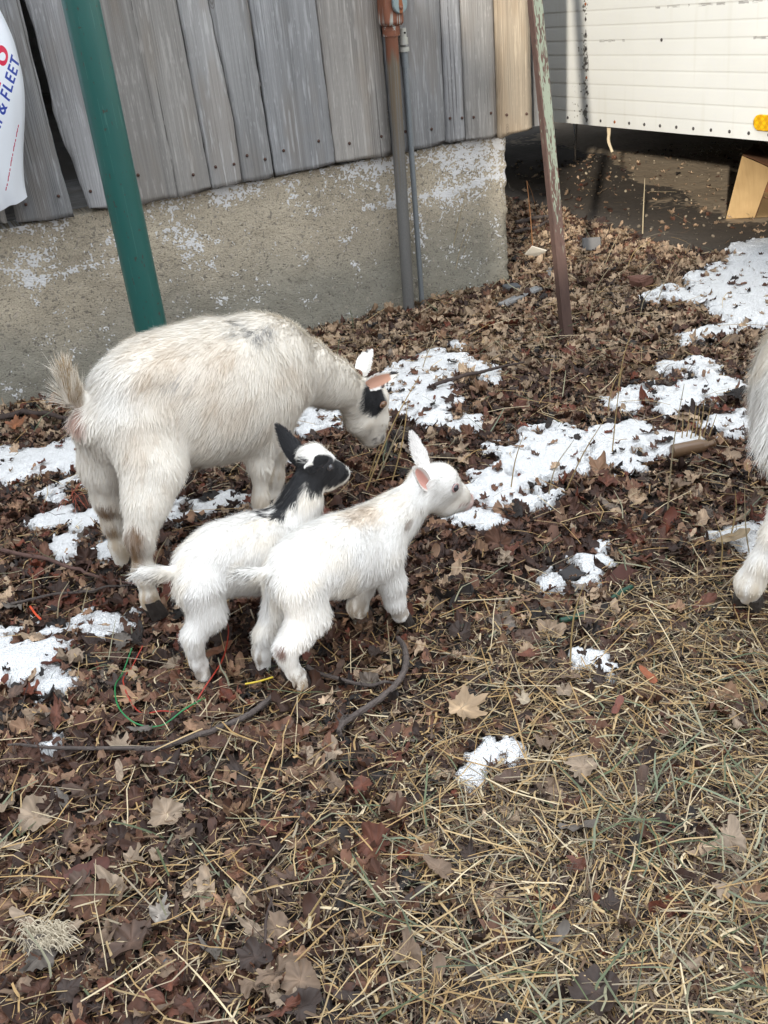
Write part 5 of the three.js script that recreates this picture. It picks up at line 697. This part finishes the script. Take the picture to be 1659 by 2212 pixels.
// ------------------------------------------------------------------ sticks, wires, rubbish
{
  const barkMap = dataTex(128, 512, (i, j) => { const n = fbm(i / 12, j / 40, 4), s = vn(i / 3, j / 6), b = vn(3, j / 26); return mixc(mixc([0.045, 0.033, 0.028], [0.135, 0.108, 0.096], n * 0.7 + s * 0.3), [0.05, 0.035, 0.03], sst(0.85, 0.95, b) * 0.6); }), bark = std({ map: barkMap, roughness: 0.9, bumpMap: dataTex(64, 256, (i, j) => fbm(i / 6, j / 9, 3), false), bumpScale: 0.003 }), darkBark = std({ map: barkMap, color: col(0.5, 0.42, 0.4), roughness: 0.85 }), redBark = std({ map: barkMap, color: col(1.1, 0.75, 0.68), roughness: 0.85 });
  const G = (pts, up) => pts.map(([x, y, dy = 0]) => { const g = gnd(x, y, up); return V(g.x, groundH(g.x, g.z) + up + dy, g.z); });
  const stick = (label, parts, m) => { const grp = top(new THREE.Group(), 'stick'); tag(grp, label, 'stick'); parts.forEach(([pts, rad, up = 0.03], i) => { const c = new THREE.CatmullRomCurve3(G(pts, up)), N = Math.max(8, Math.round(c.getLength() / 0.028)), q = []; for (let k = 0; k <= N; k++) { const p = c.getPoint(k / N), s = i * 7 + label.length; p.x += 0.006 * (vn(k * 0.9, s) - 0.5); p.z += 0.006 * (vn(k * 0.9, s + 5) - 0.5); p.y += 0.008 * (vn(k * 0.7, s + 9) - 0.6); q.push(p); } part(grp, i ? 'twig' : 'branch', taper(q, rad, 9, 0.45, i + label.length), m); for (let k = 2; k < N - 1; k += 3) { const d = V(hash2(k, i) - 0.5, 0.4 * hash2(k, 3), hash2(i, k + 4) - 0.5).normalize(), L = 0.012 + 0.02 * hash2(k, 8), rr = rad[1] * 0.35; part(grp, 'spur', taper([q[k], q[k].clone().addScaledVector(d, L * 0.6), q[k].clone().addScaledVector(d, L).add(V(0, 0.003, 0))], [rr, rr * 0.7, rr * 0.3], 6), m); } }); shade(grp); };
  stick('long curved grey stick ending at the white kid hoof', [[[[18, 1611], [110, 1613], [330, 1617], [430, 1590], [520, 1556], [598, 1505]], [0.00198, 0.00297, 0.00396, 0.00495, 0.00528, 0.00561]]], bark);
  stick('forked grey branch bending behind the white kid', [[[[728, 1580], [745, 1560], [800, 1520], [850, 1478], [876, 1440], [872, 1400], [862, 1378]], [0.00396, 0.00495, 0.00528, 0.00561, 0.00561, 0.00528, 0.00462], 0.036], [[[660, 1440], [720, 1462], [790, 1472], [850, 1470]], [0.00396, 0.00363, 0.0033, 0.00264], 0.03], [[[760, 1548], [742, 1555], [732, 1590]], [0.00462, 0.00528, 0.00396], 0.03]], bark);
  stick('long reddish twig lying past the far hind hoof', [[[[-30, 1182], [60, 1200], [150, 1225], [215, 1245], [330, 1262]], [0.00528, 0.00495, 0.00396, 0.0033, 0.00198]]], redBark);
  stick('straight thin twig running behind the adult goat hoof', [[[[20, 1305], [120, 1285], [200, 1273], [280, 1262]], [0.0033, 0.00297, 0.00264, 0.00198]], [[[165, 1279], [190, 1262], [205, 1258]], [0.00198, 0.00132, 0.00066]]], bark);
  stick('dark wet branch across the litter beyond the snow', [[[[935, 830], [1000, 815], [1060, 800], [1130, 782]], [0.00528, 0.00561, 0.00462, 0.00264], 0.04]], darkBark);
  stick('rotten branch against the foundation behind the tail', [[[[-20, 905], [40, 890], [100, 892], [165, 908]], [0.00858, 0.00924, 0.00792, 0.00528], 0.035]], darkBark);
  stick('pale broken branch at the dark barn corner', [[[[1112, 478], [1150, 470], [1200, 462]], [0.00858, 0.00792, 0.0066], 0.03]], bark); stick('second broken branch below the pale one at the corner', [[[[1110, 500], [1150, 492], [1195, 472]], [0.0066, 0.0066, 0.00528], 0.03]], bark);
  stick('thin curved twig against the concrete wall', [[[[40, 1550], [64, 1480], [98, 1440]], [0.00099, 0.00099, 0.00066]]], darkBark);
  stick('thin dark twig under the foreground leaves', [[[[565, 2060], [575, 1990], [582, 1930]], [0.00198, 0.00198, 0.00165]]], darkBark);
  // the wire loops by the kids
  const wire = (name, label, pts, rad, c, up = 0.026) => shade(tag(top(new THREE.Mesh(taper(G(pts, up), [rad, rad], 7), std({ color: col(...c), roughness: 0.4 })), name), label, 'wire'));
  wire('wire', 'red insulated wire looping behind the kids hooves', [[308, 1395], [282, 1430, -0.012], [268, 1480, 0.006], [300, 1530, -0.012], [350, 1535, -0.004], [400, 1526, -0.014], [450, 1490, 0.01], [485, 1440, 0.015], [497, 1380, 0.015], [490, 1345]], 0.0014, [0.34, 0.035, 0.018]);
  wire('wire', 'green insulated wire looping beside the red one', [[285, 1400], [262, 1440, -0.014], [250, 1490, 0.004], [262, 1540, 0.003], [300, 1563, -0.006], [345, 1555, -0.016], [400, 1530, -0.004], [440, 1500, -0.012]], 0.0014, [0.014, 0.17, 0.05], 0.033);
  wire('wire', 'short piece of red wire in the litter', [[66, 1312], [76, 1326], [88, 1338]], 0.0024, [0.62, 0.08, 0.03], 0.034);
  wire('wire', 'yellow plastic strand beneath the white kid', [[530, 1480], [558, 1474], [590, 1464]], 0.0018, [0.62, 0.45, 0.04], 0.034);
  const tw = top(new THREE.Group(), 'twine'); tag(tw, 'tangled orange baling twine near the oblong snow', 'twine'); const r = rng(9), om = std({ color: col(0.27, 0.06, 0.03), roughness: 0.7 });
  for (let k = 0; k < 16; k++) { const a = [140 + r() * 30, 1062 + r() * 28], b = [120 + r() * 75, 1040 + r() * 75]; part(tw, 'strand', taper(G([a, [(a[0] + b[0]) / 2 + 8 * (r() - 0.5), (a[1] + b[1]) / 2 + 6 * (r() - 0.5), 0.01], b], 0.028), [0.0008, 0.0006], 5), om); } part(tw, 'strand', taper(G([[150, 1080], [175, 1055, 0.01], [205, 1035]], 0.028), [0.0012, 0.0008], 5), om); shade(tw);
  const hose = (label, pts) => shade(tag(top(new THREE.Mesh(taper(G(pts, 0.020), [0.0055, 0.006, 0.0055], 10), std({ color: col(0.010, 0.052, 0.030), roughness: 0.5 })), 'hose'), label, 'hose', 'pieces of green hose in the straw'));
  hose('green garden hose showing beneath the straw by a red leaf', [[1318, 1302], [1340, 1285], [1365, 1272]]); hose('green garden hose end lying flat in matted straw', [[1210, 1345], [1232, 1340], [1262, 1330]]); hose('short green hose bit near the kid front hoof', [[985, 1361], [998, 1358], [1010, 1354]]);
  // lumps: a noise-bent block for each small find
  const lump = (name, cat, label, px, py, sx, sy, sz, m, turn, bend = 0.25, tilt = 0, seed = 1) => { const g = new RoundedBoxGeometry(sx, sy, sz, 5, Math.min(sx, sy, sz) * 0.3), p = g.attributes.position; for (let i = 0; i < p.count; i++) { const x = p.getX(i), y = p.getY(i), z = p.getZ(i), k = 1 + bend * (vn3(x * 75 + seed, y * 75, z * 75) - 0.5) * 2; p.setXYZ(i, x * k, y * k + bend * 0.25 * sx * (vn(x * 30 + seed, z * 30) - 0.5), z * k); } g.computeVertexNormals(); const q = gnd(px, py), o = new THREE.Mesh(g, m); o.position.set(q.x, groundH(q.x, q.z) + sy / 2 + 0.013, q.z); o.rotation.set(tilt, turn, 0); return shade(tag(top(o, name), label, cat)); };
  lump('paper_scrap', 'paper', 'torn white scrap lying by the barn corner', 1160, 570, 0.075, 0.004, 0.05, std({ color: col(0.62, 0.58, 0.50) }), 0.5, 0.7, -0.75, 4).position.y += 0.034;
  lump('stone', 'stone', 'flat dark grey stone at the foot of the concrete corner', 1106, 634, 0.055, 0.018, 0.04, std({ color: col(0.075, 0.078, 0.085) }), 0.2, 0.3);
  lump('slate', 'slate', 'broken grey slate standing in leaves below the trailer', 1278, 545, 0.075, 0.05, 0.008, std({ color: col(0.13, 0.125, 0.122) }), 0.2, 0.25, -0.4, 3);
  lump('brick_fragment', 'brick', 'broken red brick fragment among dry stalks', 1385, 628, 0.075, 0.04, 0.055, std({ color: col(0.13, 0.060, 0.042) }), 0.6, 0.45, 0, 2);
  lump('wood_scrap', 'wood', 'weathered board scrap lying beside the angle post', 1125, 655, 0.22, 0.014, 0.035, woodMats[0], 0.75, 0.06, 0, 2); lump('wood_scrap', 'wood', 'short grey wood splinter past the white scrap', 1185, 600, 0.10, 0.010, 0.02, woodMats[1], 1.3, 0.08);
  const wt = top(new THREE.Group(), 'wool_tuft'); tag(wt, 'matted cream wool tuft in the near straw', 'wool'); const wm = std({ color: col(0.50, 0.43, 0.32), roughness: 0.95 }), wr = rng(71);
  for (let k = 0; k < 420; k++) { const a = [60 + wr() * 85, 2000 + wr() * 50], b = [a[0] + (wr() - 0.5) * 70, a[1] + (wr() - 0.5) * 34]; part(wt, 'lock', taper(G([a, [(a[0] + b[0]) / 2, (a[1] + b[1]) / 2 - 4, 0.012 * wr()], b], 0.026 + 0.014 * wr()), [0.0003, 0.0007, 0.0003], 4, 0.5, k), wm); } shade(wt);
  lump('stone', 'stone', 'dark round stone beside the crooked snow', 1232, 1262, 0.036, 0.014, 0.028, std({ color: col(0.035, 0.032, 0.032) }), 0.4, 0.8, 0.2, 3); lump('bark_chunk', 'bark', 'curled red brown bark beside the crooked snow', 1342, 1265, 0.05, 0.014, 0.032, std({ color: col(0.062, 0.022, 0.015) }), 0.9, 0.9, 0.2, 5); lump('bark_chunk', 'bark', 'wet red bark slab under the grazing muzzle', 700, 948, 0.08, 0.008, 0.03, std({ color: col(0.095, 0.034, 0.020) }), 0.5, 0.8, 0, 8);
  lump('plastic_scrap', 'plastic', 'tiny blue plastic scrap in the near straw', 358, 2090, 0.012, 0.003, 0.009, std({ color: col(0.03, 0.08, 0.13), roughness: 0.4 }), 0.3, 0.4);
  // amber bottle at the end of the longest snow patch
  const b0 = gnd(1450, 1003), b = top(new THREE.Group(), 'bottle'); tag(b, 'brown bottle lying half buried at the end of the longest snow', 'bottle'); b.position.set(b0.x, 0.034, b0.z); b.scale.setScalar(0.85); b.rotation.set(0, 0.14, -Math.PI / 2 + 0.03);
  const glass = new THREE.MeshPhysicalMaterial({ color: col(0.13, 0.072, 0.034), roughness: 0.6, clearcoat: 0.5, side: THREE.DoubleSide });
  part(b, 'glass', new THREE.LatheGeometry([[0, 0], [0.018, 0], [0.020, 0.004], [0.020, 0.085], [0.015, 0.10], [0.009, 0.108], [0.009, 0.128]].map(([x, y]) => new THREE.Vector2(x, y)), 24), glass); const ng = part(b, 'neck_ring', new THREE.TorusGeometry(0.0095, 0.002, 8, 20), glass); ng.rotation.x = Math.PI / 2; ng.position.y = 0.126; shade(b);
  // pebbles and crumbs on the bare dirt
  const peb = new THREE.IcosahedronGeometry(0.5, 1), pr = rng(303), pm = new THREE.InstancedMesh(peb, std({ roughness: 0.9 }), 700), mm = new THREE.Matrix4(), qq = new THREE.Quaternion(); let n = 0;
  for (let k = 0; k < 20000 && n < 700; k++) { const z = -3.3 - pr() * 2.6, x = 0.7 + pr() * 2; if (dirtAt(x, z) < 0.3 || !inView(x, z)) continue; const s = 0.004 + 0.016 * pr() ** 4; qq.setFromEuler(new THREE.Euler(pr() * 6, pr() * 6, pr() * 6)); mm.compose(V(x, groundH(x, z) + s * 0.2, z), qq, V(s, s * 0.7, s * (0.7 + 0.5 * pr()))); pm.setMatrixAt(n, mm); pm.setColorAt(n, tint(pick([[[0.15, 0.12, 0.085], 4], [[0.28, 0.235, 0.165], 2], [[0.055, 0.045, 0.034], 3]], pr()), pr())); n++; }
  pm.count = n; shade(tag(top(pm, 'pebbles'), 'small pebbles and crumbs scattered on the bare dirt', null, null, 'stuff'));
}
renderer.render(scene, camera);
